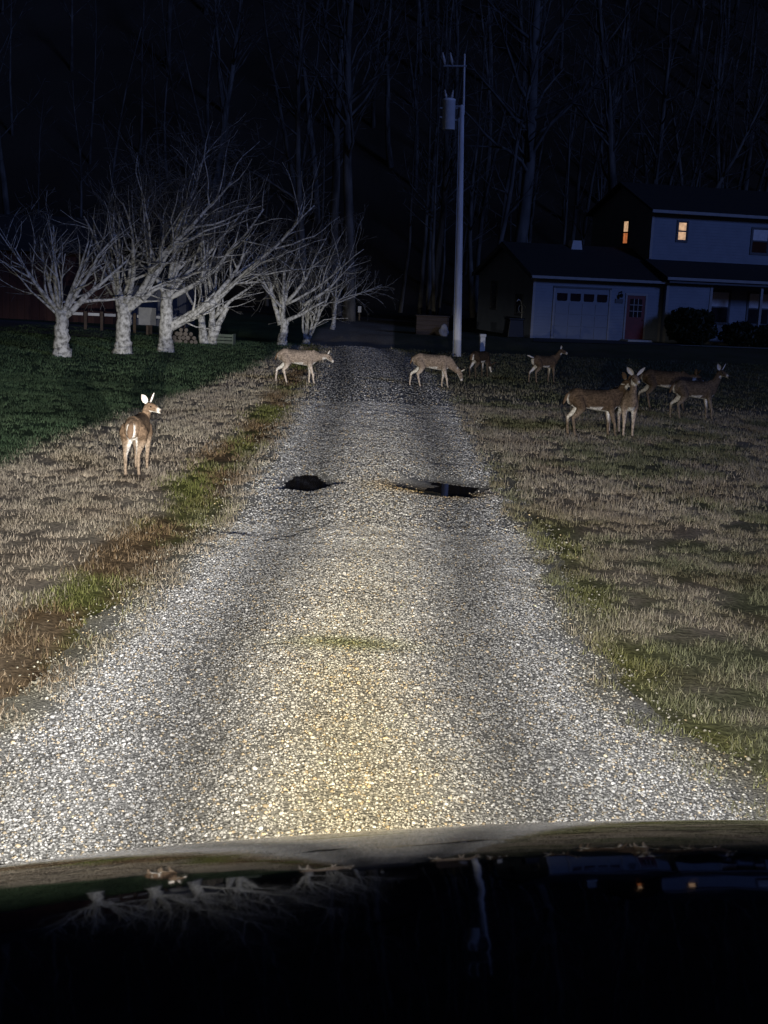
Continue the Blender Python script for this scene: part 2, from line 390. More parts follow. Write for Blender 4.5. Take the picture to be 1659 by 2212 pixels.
# ------------------------------------------------------------------ the truck we sit in: bonnet, front end, headlights
TY = math.radians(6.5); TX = .42
truck = empty('truck', (TX, 0, 0), TY, 'black truck with a glossy rounded bonnet, its headlights lighting the drive', 'truck')
paint, n_, l_, b_ = new_mat('black_paint')
truck.rotation_euler[1] = math.radians(-3.1)
b_.inputs['Base Color'].default_value = (.006, .006, .007, 1); b_.inputs['Roughness'].default_value = .12; b_.inputs['IOR'].default_value = 1.40
b_.inputs['Coat Weight'].default_value = .0; b_.inputs['Coat Roughness'].default_value = .03
tc = n_.new('ShaderNodeTexCoord'); nz = n_.new('ShaderNodeTexNoise'); nz.inputs['Scale'].default_value = 180; nz.inputs['Detail'].default_value = 2
l_.new(tc.outputs['Object'], nz.inputs[0])
mr = n_.new('ShaderNodeMapRange'); mr.inputs[3].default_value = .015; mr.inputs[4].default_value = .06
l_.new(nz.outputs['Fac'], mr.inputs[0]); l_.new(mr.outputs[0], b_.inputs['Roughness'])
n3 = n_.new('ShaderNodeTexNoise'); n3.inputs['Scale'].default_value = 7; l_.new(tc.outputs['Object'], n3.inputs[0])
bp = n_.new('ShaderNodeBump'); bp.inputs['Strength'].default_value = .05; bp.inputs['Distance'].default_value = .01
l_.new(n3.outputs['Fac'], bp.inputs['Height']); l_.new(bp.outputs[0], b_.inputs['Coat Normal']); l_.new(bp.outputs[0], b_.inputs['Normal'])
# bonnet profile: slope (deg) against distance, integrated from the leading edge
sd = [.45, .9, 1.52, 1.9, 2.1, 2.22, 2.30, 2.38, 2.46, 2.52, 2.56]; ss = [6, 8, 10.9, 14.6, 17.5, 21, 24.5, 32, 45, 62, 78]
dd = np.concatenate([np.arange(.45, 2.1, .05), np.arange(2.1, 2.561, .02)])
sl = np.interp(dd, sd, ss); zz = np.zeros_like(dd)
i0 = int(np.argmin(abs(dd - 2.30)))
for i in range(i0, len(dd) - 1): zz[i + 1] = zz[i] - math.tan(math.radians((sl[i] + sl[i + 1]) / 2)) * (dd[i + 1] - dd[i])
for i in range(i0, 0, -1): zz[i - 1] = zz[i] + math.tan(math.radians((sl[i] + sl[i - 1]) / 2)) * (dd[i] - dd[i - 1])
zz += 1.585
hx = np.linspace(-1.02, 1.02, 45)
HV = []
for j, d in enumerate(dd):
    for x in hx:
        wsh = .93 + .07 * min(1, (2.6 - d) / 1.2)
        HV.append((x * wsh, d - .05 * (x / 1.02) ** 4 * (d > 1.5) * (d - 1.5), zz[j] - .035 * x * x - .10 * max(0, abs(x) - .86) ** 1.5 * 4))
nX = len(hx); HF = [(j * nX + i, j * nX + i + 1, (j + 1) * nX + i + 1, (j + 1) * nX + i) for j in range(len(dd) - 1) for i in range(nX - 1)]
me = bpy.data.meshes.new('hood'); me.from_pydata(HV, [], HF); me.update()
hood = link('hood', me, paint, truck, True)
sm = hood.modifiers.new('thick', 'SOLIDIFY'); sm.thickness = .02; sm.offset = -1
dark = mat('black_plastic', (.012, .012, .013), (.02, .02, .02), .5, 20, .1)
chrome = mat('dull_chrome', (.5, .5, .52), (.4, .4, .42), .25, 6, 0, metal=1)
rubber = mat('tyre_rubber', (.015, .015, .015), (.025, .024, .023), .85, 30, .3)
front_z = float(zz[-1])
gl = MB()
gl.box(-.66, .66, 2.40, 2.50, .72, front_z - .06); gr_o = gl.build('grille', dark, truck, bevel=.01)
for k in range(4):
    MB().box(-.62, .62, 2.502, 2.525, .80 + .11 * k, .845 + .11 * k).build('grille_bar', chrome, gr_o, bevel=.005)
MB().box(-1.02, 1.02, 2.44, 2.66, .42, .66).build('bumper', chrome, truck, bevel=.03)
for s in (-1, 1):
    fe = MB()
    prof = [(.45, 1.72), (1.2, 1.62), (1.9, 1.52), (2.3, 1.42), (2.47, 1.25), (2.47, .70), (2.15, .70)]
    for k in range(9):
        t = math.pi * k / 8; prof.append((1.62 + .50 * math.cos(t), .45 + .50 * math.sin(t) + .0))
    prof += [(1.12, .42), (.45, .42)]
    fe.poly([(s * .98, y, z) for y, z in prof], (s * .14, 0, 0)); fe.build('fender', paint, truck, bevel=.012)
    hl = MB(); hl.box(s * .86 - .17, s * .86 + .17, 2.475, 2.53, 1.19, 1.46); ho = hl.build('headlight', chrome, truck, bevel=.02)
    ln = MB(); ln.tube([(s * .86, 2.532, 1.325), (s * .86, 2.555, 1.325), (s * .86, 2.566, 1.325)], [.115, .11, .07], 20); ln.build('lens', emit_mat('lamp_lens', (1, .97, .9), 3.0), ho, True)
    w = MB(); w.tube([(s * .74, 1.62, .45), (s * .76, 1.62, .45), (s * .98, 1.62, .45), (s * 1.0, 1.62, .45)], [.36, .44, .44, .36], 28); wo = w.build('wheel', rubber, truck, True)
    r = MB(); r.tube([(s * .95, 1.62, .45), (s * 1.005, 1.62, .45)], [.25, .23], 20); r.build('rim', chrome, wo)
MB().box(-1.0, 1.0, .30, .46, 1.50, float(zz[0]) - .06).build('cowl', dark, truck, bevel=.02)
MB().box(-.45, .45, .4, 2.4, .45, .72).build('chassis', dark, truck, bevel=.03)

def beam(name, lx, aim_yaw, aim_pitch=0.0):
    """headlamp: spot with a low-beam pattern (flood on the near ground, hot spot just under the cut-off)"""
    d = bpy.data.lights.new(name, 'SPOT'); d.energy = 1000 * HEAD_POWER; d.color = (1, .965, .90); d.spot_size = math.radians(150); d.spot_blend = .35; d.shadow_soft_size = .06
    d.use_nodes = True; n = d.node_tree.nodes; l = d.node_tree.links
    em = n['Emission']
    tcn = n.new('ShaderNodeTexCoord'); sp = n.new('ShaderNodeSeparateXYZ'); l.new(tcn.outputs['Normal'], sp.inputs[0])
    def M(op, a, b=None, c=None):
        q = n.new('ShaderNodeMath'); q.operation = op
        for i, v in enumerate((a, b, c)):
            if v is None: continue
            if hasattr(v, 'is_output'): l.new(v, q.inputs[i])
            else: q.inputs[i].default_value = v
        return q.outputs[0]
    SGN = 1.0
    ex = M('MULTIPLY', sp.outputs[0], SGN); ey = M('MULTIPLY', sp.outputs[1], SGN)      # sideways and upward direction cosines
    # intensity peaks at the horizontal, falls toward the near ground and, faster, upward; the near flood is wider
    below = M('MAXIMUM', M('MULTIPLY', ey, -1.0), 0.0)
    fl = M('DIVIDE', 1.0, M('ADD', M('POWER', M('DIVIDE', below, BEAM['e0']), BEAM['n']), 1.0))
    up = M('MAXIMUM', ey, 0.0)
    cut = M('EXPONENT', M('MULTIPLY', up, -1 / BEAM['up']))
    sg = M('ADD', M('MULTIPLY', below, BEAM['wide']), BEAM['narrow'])
    qx = M('DIVIDE', ex, sg); lat = M('EXPONENT', M('MULTIPLY', M('MULTIPLY', qx, qx), -1.0))
    lat = M('ADD', M('MULTIPLY', lat, 1 - BEAM['side']), BEAM['side'])
    tot = M('MULTIPLY', M('MULTIPLY', M('MULTIPLY', fl, cut), lat), BEAM['peak'])
    l.new(tot, em.inputs['Strength'])
    o = bpy.data.objects.new(name, d); COL.objects.link(o); o.parent = truck
    o.location = (lx, 2.72, 1.36)
    o.rotation_euler = (math.pi / 2 + aim_pitch, 0, aim_yaw)
    return o
BEAM = dict(e0=.072, n=2.02, up=.038, wide=3.0, narrow=.122, side=.001, peak=18.5)
beam('headlight_beam', -.86, math.radians(1.4)); beam('headlight_beam', .86, math.radians(1.4))

# ------------------------------------------------------------------ bare trees
def grow(mb, p, d, r, length, level, rng, P, limb_mb=None):
    """one branch as a tapering crooked tube, with side branches"""
    nseg = max(2, int(length / P['seg'][min(level, len(P['seg']) - 1)])); nseg = min(nseg, 9)
    pts = [p.copy()]; rad = [r]; sl_ = length / nseg; dirs = [d.copy()]
    bend = P['bend'][min(level, len(P['bend']) - 1)]
    for i in range(nseg):
        d = d + Vector((rng.gauss(0, bend), rng.gauss(0, bend), rng.gauss(0, bend) + P['up'][min(level, len(P['up']) - 1)])) + P['wind'] * (.25 if level else 0)
        d.normalize(); p = p + d * sl_
        pts.append(p.copy()); dirs.append(d.copy()); rad.append(max(P['rmin'], r * (1 - .78 * (i + 1) / nseg)))
    (limb_mb if (limb_mb is not None and level <= P.get('limb', 0)) else mb).tube(pts, rad, P['sides'][min(level, len(P['sides']) - 1)], cap=(level == 0))
    if level >= P['levels']: return
    k = P['kids'][min(level, len(P['kids']) - 1)]
    k = max(1, int(k * length / P['ref'][min(level, len(P['ref']) - 1)] + rng.random()))
    for j in range(k):
        t = P['t0'] + (1 - P['t0']) * (j + rng.random()) / k; t = min(t, .98)
        s = t * nseg; i = min(int(s), nseg - 1); q = pts[i].lerp(pts[i + 1], s - i); dd_ = dirs[i + 1]
        ax = dd_.orthogonal().normalized(); ax.rotate(Matrix.Rotation(rng.random() * 6.283, 3, dd_))
        ang = math.radians(rng.uniform(*P['ang'])); nd = dd_ * math.cos(ang) + ax * math.sin(ang)
        rr = rad[i] * rng.uniform(.45, .7); ll = length * rng.uniform(*P['lr']) * (1.15 - .6 * t)
        grow(mb, q, nd, max(rr, P['rmin']), ll, level + 1, rng, P, limb_mb)
bark_pale = mat('lichen_bark', (.15, .147, .135), (.56, .555, .53), .9, 12, .9, 30, stretch=(1, 1, .8), lo=.34, hi=.58)
twig_m = mat('grey_twig', (.065, .062, .06), (.19, .185, .18), .9, 7, .5, 26, lo=.36, hi=.62)
bark_wood = mat('forest_bark', (.03, .028, .025), (.15, .14, .125), .95, 3, .6, 20, stretch=(1, 1, .25))
YARD = dict(seg=(.35, .3, .25, .25), bend=(.11, .19, .32, .38), up=(.05, .07, .05, .02), wind=Vector((.16, 0, .05)), rmin=.0055, sides=(9, 6, 4, 3), limb=1, levels=3, kids=(6, 4.2, 2.4), ref=(2.6, 1.5, .8), t0=.2, ang=(22, 55), lr=(.42, .72))
def yard_tree(name, loc, trunk, limbs, label, seed, extra=4, group='bare trees along the lawn', P=YARD):
    rng = random.Random(seed); root = empty(name, (loc[0], loc[1], tz(*loc) - .03), 0, label, 'tree', group)
    tm = MB()
    for pts, rad in trunk:
        # root flare and knobbly outline
        pp = []; rr = []
        for i in range(len(pts) - 1):
            a, b = Vector(pts[i]), Vector(pts[i + 1])
            for k in range(5):
                t = k / 5; pp.append(a.lerp(b, t) + Vector((rng.gauss(0, .012), rng.gauss(0, .012), 0))); rr.append((rad[i] * (1 - t) + rad[i + 1] * t) * rng.uniform(.93, 1.08))
        pp.append(Vector(pts[-1])); rr.append(rad[-1])
        tm.tube(pp, rr, 14)
    tm.build('trunk', bark_pale, root, True)
    bm_ = MB(); lm_ = MB()
    extra_l = [(a, tuple(Vector(b) + Vector((rng.uniform(-.7, .9), rng.uniform(-.9, .9), rng.uniform(-.5, .4)))), c * .6) for a, b, c in limbs[:extra]]
    for (p0, p1, r0) in limbs + extra_l:
        p0, p1 = Vector(p0), Vector(p1); p1.z = p0.z + (p1.z - p0.z) * .86; p1.x *= 1.12; v = p1 - p0
        p0 = p0 - v.normalized() * .12; grow(bm_, p0, v.normalized(), r0 * .85, v.length * 1.08, 0, rng, P, lm_)
    bm_.build('crown', twig_m, root, True); lm_.build('limbs', bark_pale, root, True)
    return root
# limb start/end are metres from the tree's foot: x to the right, y away, z up
def flare(h, r, lean=0, ly=0): return [((0, 0, -.08), (lean * .05, 0, .14), (lean * .2, 0, .35), (lean * .6, ly * .5, h * .65), (lean, ly, h)), (r * 1.25, r * 1.02, r * .86, r * .78, r * .7)]
def fan(rng, base, n, spread, reach, r0, azs=None, zr=(.8, 2.6)):
    out = []
    for k in range(n):
        a = rng.random() * 6.283; s = rng.uniform(.4, 1) * spread
        out.append((base, (base[0] + math.cos(a) * s + .25, base[1] + math.sin(a) * s * .8, base[2] + rng.uniform(*zr) * reach), r0 * rng.uniform(.5, .9)))
    return out
rg = random.Random(3)
t1 = [((0, 0, 1.05), (-1.35, .2, 2.9), .085), ((0, 0, 1.1), (-.9, -.4, 3.0), .08), ((-.05, 0, 1.0), (-.95, .3, 2.1), .07), ((0, 0, 1.15), (-.1, .2, 3.7), .09), ((.05, 0, 1.15), (.75, -.3, 3.2), .09), ((.1, 0, 1.05), (1.5, .3, 2.6), .11), ((0, 0, 1.1), (.35, .6, 3.4), .08), ((0, 0, 1.1), (-.5, .5, 3.3), .07), ((.05, 0, 1.1), (1.3, -.2, 3.4), .08)]
yard_tree('lawn_tree', (-8.48, 33.5), [flare(1.2, .225, .0)], t1, 'bare pale-barked tree with a fan of limbs, farthest from the drive in its row', 11)
t2 = [((0, 0, 1.25), (-.55, .2, 2.7), .10), ((-.1, 0, 1.3), (-.2, -.3, 4.2), .10), ((.1, 0, 1.2), (1.0, .2, 2.3), .13), ((.1, 0, 1.3), (2.9, .3, 5.0), .12), ((0, 0, 1.3), (.9, -.3, 4.4), .10), ((0, 0, 1.3), (-1.0, .4, 4.0), .08), ((.1, 0, 1.3), (2.2, .5, 3.8), .09), ((0, 0, 1.3), (.4, .6, 4.7), .08)]
yard_tree('lawn_tree', (-7.45, 36.1), [flare(1.4, .25, .05)], t2, 'bare thick-trunked tree forking low, between the fanned and the slant-limbed tree', 12)
t3 = [((.05, 0, 1.55), (-.2, 0, 3.6), .12), ((.05, 0, 1.6), (.7, .3, 4.4), .11), ((.1, 0, .75), (1.55, -.1, 1.6), .13), ((1.3, -.1, 1.45), (2.6, .1, 3.4), .10), ((.05, 0, 1.55), (2.9, .2, 3.7), .10), ((0, 0, 1.6), (-.9, .3, 3.7), .08), ((.05, 0, 1.6), (1.7, -.4, 4.6), .09), ((1.4, -.1, 1.5), (3.9, .2, 4.3), .09), ((.05, 0, 1.6), (.2, .8, 4.9), .08)]
yard_tree('lawn_tree', (-6.57, 37.9), [flare(1.75, .23, .02), [((.05, 0, .68), (.7, -.05, 1.1), (1.45, -.1, 1.55)), (.14, .125, .11)]], t3, 'bare pale-barked tree with one thick limb slanting off its trunk', 13)
t4 = [((-.1, 0, 1.2), (-.3, .3, 3.3), .08), ((.2, 0, 1.3), (.6, 0, 3.4), .09), ((.4, 0, 1.0), (1.4, .2, 2.6), .09), ((.1, 0, 1.3), (2.2, .1, 3.6), .08), ((.2, 0, 1.2), (1.0, .3, 4.2), .07), ((-.3, 0, 1.2), (-1.1, .3, 3.2), .06)]
yard_tree('lawn_tree', (-6.2, 43.1), [[((0, 0, 0), (-.05, 0, .5), (-.15, 0, 1.3)), (.17, .12, .10)], [((.25, .1, 0), (.25, 0, .6), (.25, 0, 1.4)), (.16, .12, .10)], [((.3, 0, .2), (.45, .1, .7), (.75, .1, 1.3)), (.12, .10, .09)]], t4, 'clump of pale bare stems from one root beside the woodpile', 14)
t5 = [((-.1, 0, .85), (-.6, .1, 3.6), .11), ((0, 0, .9), (.3, .1, 3.2), .11), ((.05, 0, .85), (1.2, -.1, 1.9), .10), ((.8, 0, 1.5), (2.3, .1, 2.9), .07), ((.2, 0, 1.6), (1.7, 0, 3.6), .08), ((0, 0, 1.0), (.7, .5, 3.7), .07), ((-.3, 0, 1.6), (-1.3, .3, 3.5), .06), ((.2, 0, 1.5), (2.6, .2, 3.3), .06)]
yard_tree('lawn_tree', (-3.8, 45.2), [flare(.95, .17, .12)], t5, 'bare pale-barked tree forking in a wide V, beside the bend of the drive', 15, 2)
t6 = [((0, 0, .1), (-.5, .1, 1.9), .07), ((0, 0, .1), (.25, .2, 2.4), .08), ((.05, 0, .1), (.8, 0, 2.5), .08), ((.05, 0, .1), (1.3, .2, 2.8), .06), ((0, 0, .2), (-.1, .3, 2.9), .06), ((.1, 0, .3), (2.2, 0, 3.0), .06)]
yard_tree('lawn_tree', (-3.2, 48.8), [[((0, 0, 0), (0, 0, .12), (.02, 0, .4)), (.20, .16, .10)]], t6, 'low bare tree of thin stems splaying from the ground behind the V-forked tree', 16, 2)
t7 = [((.1, 0, 1.3), (.0, 0, 3.4), .06), ((.1, 0, 1.3), (.9, .2, 3.0), .06), ((.1, 0, 1.2), (1.8, 0, 2.6), .05), ((.1, 0, 1.4), (-.8, .2, 3.3), .05)]
yard_tree('lawn_tree', (-2.7, 59), [flare(1.5, .11, .15)], t7, 'thin leaning bare tree standing beyond the drive, away from the lawn row', 17)

# ------------------------------------------------------------------ the woods on the hill
WOOD = dict(seg=(1.6, .9, .7), bend=(.05, .13, .18), up=(.06, .09, .03), wind=Vector((0, 0, 0)), rmin=.014, sides=(6, 4, 3), levels=2, kids=(13, 6), ref=(16, 4), t0=.35, ang=(25, 60), lr=(.16, .34))
def wood_tree(seed, h, r):
    rng = random.Random(seed); tr = MB(); br = MB()
    n = 10; pts = []; rad = []; p = Vector((0, 0, -.4)); d = Vector((rng.gauss(0, .05), rng.gauss(0, .05), 1)).normalized()
    for i in range(n + 1):
        pts.append(p.copy()); rad.append(max(.03, r * (1.25 if i == 0 else 1) * (1 - .9 * i / n)))
        d = (d + Vector((rng.gauss(0, .05), rng.gauss(0, .05), .05))).normalized(); p = p + d * (h / n)
    tr.tube(pts, rad, 7)
    for j in range(int(h * 1.2)):
        t = rng.uniform(.28, .98); s = t * n; i = min(int(s), n - 1); q = pts[i].lerp(pts[i + 1], s - i)
        a = rng.random() * 6.283; up = rng.uniform(.35, 1.3)
        v = Vector((math.cos(a), math.sin(a), up)).normalized()
        grow(br, q, v, rad[i] * rng.uniform(.3, .5), h * rng.uniform(.10, .24) * (1.25 - .7 * t), 1, rng, WOOD)
    return tr.mesh('trunk'), br.mesh('crown')
protos = [wood_tree(100 + k, h, r) for k, (h, r) in enumerate([(21, .24), (18, .17), (24, .28), (15, .12), (19, .20), (16, .15)])]
protos += [wood_tree(201, 26, .36), wood_tree(202, 20, .17)]
pale_wood = mat('pale_forest_bark', (.055, .054, .052), (.13, .127, .123), .95, 3, .6, 20, stretch=(1, 1, .25))
for a, b in protos:
    for q in (a, b):
        q.materials.append(pale_wood if protos.index((a, b)) >= 6 else bark_wood); q.polygons.foreach_set('use_smooth', [True] * len(q.polygons))
def place_wood(k, x, y, s, rz, label, group, name='forest_tree', lean=(0, 0)):
    root = empty(name, (x, y, tz(x, y)), rz, label, 'tree', group); root.scale = (s, s, s); root.rotation_euler = (lean[0], lean[1], rz)
    for nm, me_ in (('trunk', protos[k][0]), ('crown', protos[k][1])):
        o = bpy.data.objects.new(nm, me_); COL.objects.link(o); o.parent = root
    return root
rw = random.Random(42); placed = []
tries = 0
while len(placed) < 190 and tries < 6000:
    tries += 1
    y = 68 + 95 * rw.random() ** 1.5; x = (rw.random() - .5) * 2 * (.38 * y + 4)
    if y < 80 and (x > 2.5 and y < 78): continue
    if y < 80 and -16 < x < -7 and y < 72: continue
    if x < 1.5 and rw.random() > .35: continue
    if any((x - a) ** 2 + (y - b) ** 2 < 5 for a, b in placed): continue
    placed.append((x, y))
    place_wood(rw.randrange(6), x, y, rw.uniform(.8, 1.25), rw.random() * 6.28, 'slender bare tree standing in the dark woods on the hillside', 'bare trees of the hillside woods', lean=(rw.gauss(0, .04), rw.gauss(0, .05)))
place_wood(6, 6.1, 68.5, 1.15, 1.0, 'tall thick pale trunk rising behind the garage, beside the utility pole', None, lean=(0, .03))
place_wood(7, 4.6, 66.5, .95, 2.0, 'thinner tall bare tree between the utility pole and the thick pale trunk', None, lean=(0, .0))
place_wood(0, 15.0, 76, .9, .4, 'bare tree leaning over the ridge of the house roof', None, lean=(.0, .28))

# ------------------------------------------------------------------ utility pole
px, py = 2.18, 43.1
pole = empty('utility_pole', (px, py, tz(px, py)), 0, 'tall weathered wooden utility pole with a grey transformer near its top', 'utility pole')
pole_m = mat('weathered_pole', (.66, .66, .68), (.88, .88, .90), .9, 6, .7, 30, stretch=(3, 3, .25))
galv = mat('galvanised', (.42, .44, .47), (.34, .36, .39), .5, 10, .1, metal=.4)
tank_m = mat('transformer_grey', (.78, .80, .83), (.70, .72, .75), .45, 4, .1)
porc = mat('porcelain', (.55, .53, .50), (.40, .38, .36), .3, 10)
tilt = Matrix.Rotation(math.radians(-2.0), 3, 'Y')
def TL(p): return tuple(tilt @ Vector(p))
MB().tube([TL((0, 0, z)) for z in (-.3, 1, 3, 5, 7, 7.95, 8.0)], [.132, .128, .112, .098, .080, .07, .05], 18).build('pole', pole_m, pole, True)
tk = MB(); tx, tzz = -.42, 7.75
tk.tube([TL((tx, -.04, tzz - .53)), TL((tx, -.04, tzz - .52)), TL((tx, -.04, tzz + .35)), TL((tx, -.04, tzz + .36)), TL((tx, -.04, tzz + .42)), TL((tx, -.04, tzz + .45))], [.19, .205, .205, .22, .21, .10], 22)
tko = tk.build('transformer', tank_m, pole, True)
for zz_ in (.20, -.22):
    MB().tube([TL((tx + .15, 0, tzz + zz_)), TL((-.06, 0, tzz + zz_))], [.035, .035], 8).build('bracket', galv, tko)
for (bx_, by_) in ((-.09, -.08), (.08, .05)):
    MB().tube([TL((tx + bx_, by_, tzz + .42)), TL((tx + bx_ * 1.2, by_, tzz + .52)), TL((tx + bx_ * 1.4, by_, tzz + .60)), TL((tx + bx_ * 1.6, by_, tzz + .70))], [.03, .05, .035, .02], 10).build('bushing', porc, tko, True)
for s_, zz_ in ((-1, .12), (-1, -.16), (1, .12)):
    MB().tube([TL((tx + s_ * .19, -.08, tzz + zz_)), TL((tx + s_ * .29, -.10, tzz + zz_ + .02))], [.035, .025], 8).build('terminal', galv, tko)
MB().tube([TL((.05, -.02, 7.7)), TL((.05, -.02, 9.55))], [.035, .028], 8).build('mast', pole_m, pole)
MB().tube([TL((-.62, -.02, 9.18)), TL((.12, -.02, 9.18))], [.035, .035], 8).build('crossarm', galv, pole)
for bx_ in (-.58, -.34):
    MB().tube([TL((bx_, -.04, 9.20)), TL((bx_ - .02, -.06, 9.32)), TL((bx_ - .05, -.08, 9.45)), TL((bx_ - .07, -.09, 9.58))], [.03, .055, .045, .025], 10).build('fuse_cutout', porc, pole, True)
MB().tube([TL((-.14 + .006 * z, -.08, z)) for z in (0, 3, 7.6)], [.014, .014, .014], 6).build('ground_wire', galv, pole)
for z in (2.2, 3.9, 5.9):
    MB().tube([TL((0, 0, z - .02)), TL((0, 0, z + .02))], [.125 - .0075 * z, .125 - .0075 * z], 18).build('band', galv, pole)

# low utility pedestal and other small things by the pole
pm = mat('pale_plastic', (.62, .62, .62), (.52, .53, .54), .5, 5, .1)
o = empty('utility_pedestal', (3.03, 43.7, tz(3.03, 43.7)), .1, 'pale square service pedestal standing in the grass by the utility pole', 'pedestal')
MB().box(-.085, .085, -.085, .085, -.05, .66).build('cover', pm, o, bevel=.012); MB().box(-.105, .105, -.105, .105, .66, .76).build('cap', pm, o, bevel=.02); MB().box(-.11, .11, -.11, .11, -.05, .10).build('base', galv, o, bevel=.01)
o = empty('marker_post', (-1.84, 72, tz(-1.84, 72)), 0, 'small white reflector post far along the drive', 'post')
MB().box(-.04, .04, -.03, .03, -.1, .75).build('post', mat('post_brown', (.12, .09, .06)), o, bevel=.008); MB().box(-.09, .09, -.045, -.031, .42, .76).build('reflector', pm, o, bevel=.004)
# storage box with a pale bundle
o = empty('storage_box', (1.75, 58.2, tz(1.75, 58.2)), .08, 'low dark brown wooden storage box beyond the end of the drive', 'box')
bw = mat('brown_board', (.085, .062, .048), (.055, .04, .032), .85, 6, .4, stretch=(.3, 1, 4))
for k in range(4): MB().box(-.72, .72, -.3, -.27, .03 + k * .2, .215 + k * .2).build('plank', bw, o, bevel=.006)
MB().box(-.70, .70, -.268, .3, 0, .80).build('carcass', bw, o); MB().box(-.76, .76, -.36, .34, .802, .86).build('lid', bw, o, bevel=.012)
def blob(name, loc, sx, sy, sz, m, seed, sub=3, amp=.25, parent=None):
    bm = bmesh.new(); bmesh.ops.create_icosphere(bm, subdivisions=sub, radius=1)
    rr = random.Random(seed); ph = [rr.random() * 6 for _ in range(6)]
    for v in bm.verts:
        c = v.co; k = 1 + amp * (math.sin(c.x * 3.1 + ph[0]) * math.sin(c.y * 2.7 + ph[1]) + .5 * math.sin(c.z * 5 + ph[2] + c.x * 4) + .3 * math.sin(c.y * 9 + ph[3]) * math.sin(c.x * 8 + ph[4]))
        v.co = Vector((c.x * sx, c.y * sy, max(c.z, -.72) * sz)) * k
    me = bpy.data.meshes.new(name); bm.to_mesh(me); bm.free()
    ob = link(name, me, m, parent, True); ob.location = loc; return ob
tag(blob('sack', (2.25, 57.55, tz(2.25, 57.5) + .2), .24, .2, .30, mat('sack_cloth', (.36, .35, .35), (.26, .25, .25), .9, 5, .5), 5), 'pale slumped sack leaning by the brown storage box', 'sack')

# ------------------------------------------------------------------ house
HP = math.radians(15)
HX, HY = 6.3, 59.5
house = empty('house', (HX, HY, 0), HP, 'two-storey blue-grey house with attached garage and red door, upstairs windows lit', 'house')
def siding_mat():
    m, n, l, b = new_mat('lap_siding'); b.inputs['Roughness'].default_value = .6
    tc = n.new('ShaderNodeTexCoord'); sp = n.new('ShaderNodeSeparateXYZ'); l.new(tc.outputs['Object'], sp.inputs[0])
    fr = n.new('ShaderNodeMath'); fr.operation = 'MULTIPLY'; fr.inputs[1].default_value = 1 / .14; l.new(sp.outputs[2], fr.inputs[0])
    f2 = n.new('ShaderNodeMath'); f2.operation = 'FRACT'; l.new(fr.outputs[0], f2.inputs[0])
    bp = n.new('ShaderNodeBump'); bp.inputs['Strength'].default_value = .5; bp.inputs['Distance'].default_value = .02; bp.invert = True
    l.new(f2.outputs[0], bp.inputs['Height']); l.new(bp.outputs[0], b.inputs['Normal'])
    nz = n.new('ShaderNodeTexNoise'); nz.inputs['Scale'].default_value = 1.7; nz.inputs['Detail'].default_value = 6; l.new(tc.outputs['Object'], nz.inputs[0])
    cr = n.new('ShaderNodeValToRGB'); cr.color_ramp.elements[0].position = .3; cr.color_ramp.elements[1].position = .7
    cr.color_ramp.elements[0].color = (.175, .20, .25, 1); cr.color_ramp.elements[1].color = (.215, .245, .30, 1)
    l.new(nz.outputs['Fac'], cr.inputs[0]); l.new(cr.outputs[0], b.inputs['Base Color'])
    return m
SID = siding_mat()
TRIM = mat('white_trim', (.32, .32, .33), (.27, .27, .28), .5, 4, .1)
SHIN = mat('dark_shingle', (.022, .022, .024), (.035, .034, .033), .95, 9, .9, 40)
GLASS = mat('dark_glass', (.012, .013, .016), (.02, .02, .024), .08, 3, 0, spec=.5)
REDD = mat('red_door_paint', (.15, .018, .016), (.11, .014, .013), .45, 5, .1)
DOORW = mat('garage_door_paint', (.21, .235, .285), (.19, .215, .26), .5, 3, .1)
WARM = emit_mat('lit_blind', (1.0, .62, .36), .62)
ORNG = emit_mat('lit_curtain', (1.0, .30, .10), .42)
CURT = mat('curtain_behind_glass', (.72, .73, .76), (.60, .61, .64), .25, 7, 0, spec=.6)
GE = 2.85; GW = 6.4; GD = 7.6
def wall(name, pts, off, m=SID): return MB().poly(pts, off).build(name, m, house)
# garage block
wall('wall', [(0, 0, -.2), (GW, 0, -.2), (GW, 0, GE), (0, 0, GE)], (0, .15, 0))
wall('wall', [(0.003, .15, -.2), (0.003, GD, -.2), (0.003, GD, GE), (0.003, GD / 2, 4.18), (0.003, .15, GE)], (.15, 0, 0))
wall('wall', [(0, GD, -.2), (GW, GD, -.2), (GW, GD, GE), (0, GD, GE)], (0, .15, 0))
def slab(name, a, b, c, d, t=.12, m=SHIN, parent=None): return MB().poly([a, b, c, d], (0, 0, t)).build(name, m, parent or house)
rs = (4.2 - GE) / (GD / 2)
slab('roof', (-.3, -.42, GE - .42 * rs + .02), (GW + .5, -.42, GE - .42 * rs + .02), (GW + .5, GD / 2, 4.22), (-.3, GD / 2, 4.22))
slab('roof', (-.3, GD / 2 + .003, 4.22), (GW + .5, GD / 2 + .003, 4.22), (GW + .5, GD + .42, GE - .42 * rs + .02), (-.3, GD + .42, GE - .42 * rs + .02))
MB().box(-.3, GW + .10, -.50, -.425, GE - .42 * rs - .02, GE - .42 * rs + .11).build('gutter', TRIM, house, bevel=.02)
MB().poly([(-.32, -.42, GE - .42 * rs - .08), (-.32, GD / 2, 4.10), (-.32, GD / 2, 4.30), (-.32, -.42, GE - .42 * rs + .12)], (.02, 0, 0)).build('barge_board', mat('dark_trim', (.10, .105, .12), (.08, .085, .1), .6), house)
MB().poly([(-.32, GD + .42, GE - .42 * rs - .08), (-.32, GD / 2 + .003, 4.10), (-.32, GD / 2 + .003, 4.30), (-.32, GD + .42, GE - .42 * rs + .12)], (.02, 0, 0)).build('barge_board', MATS['dark_trim'], house)
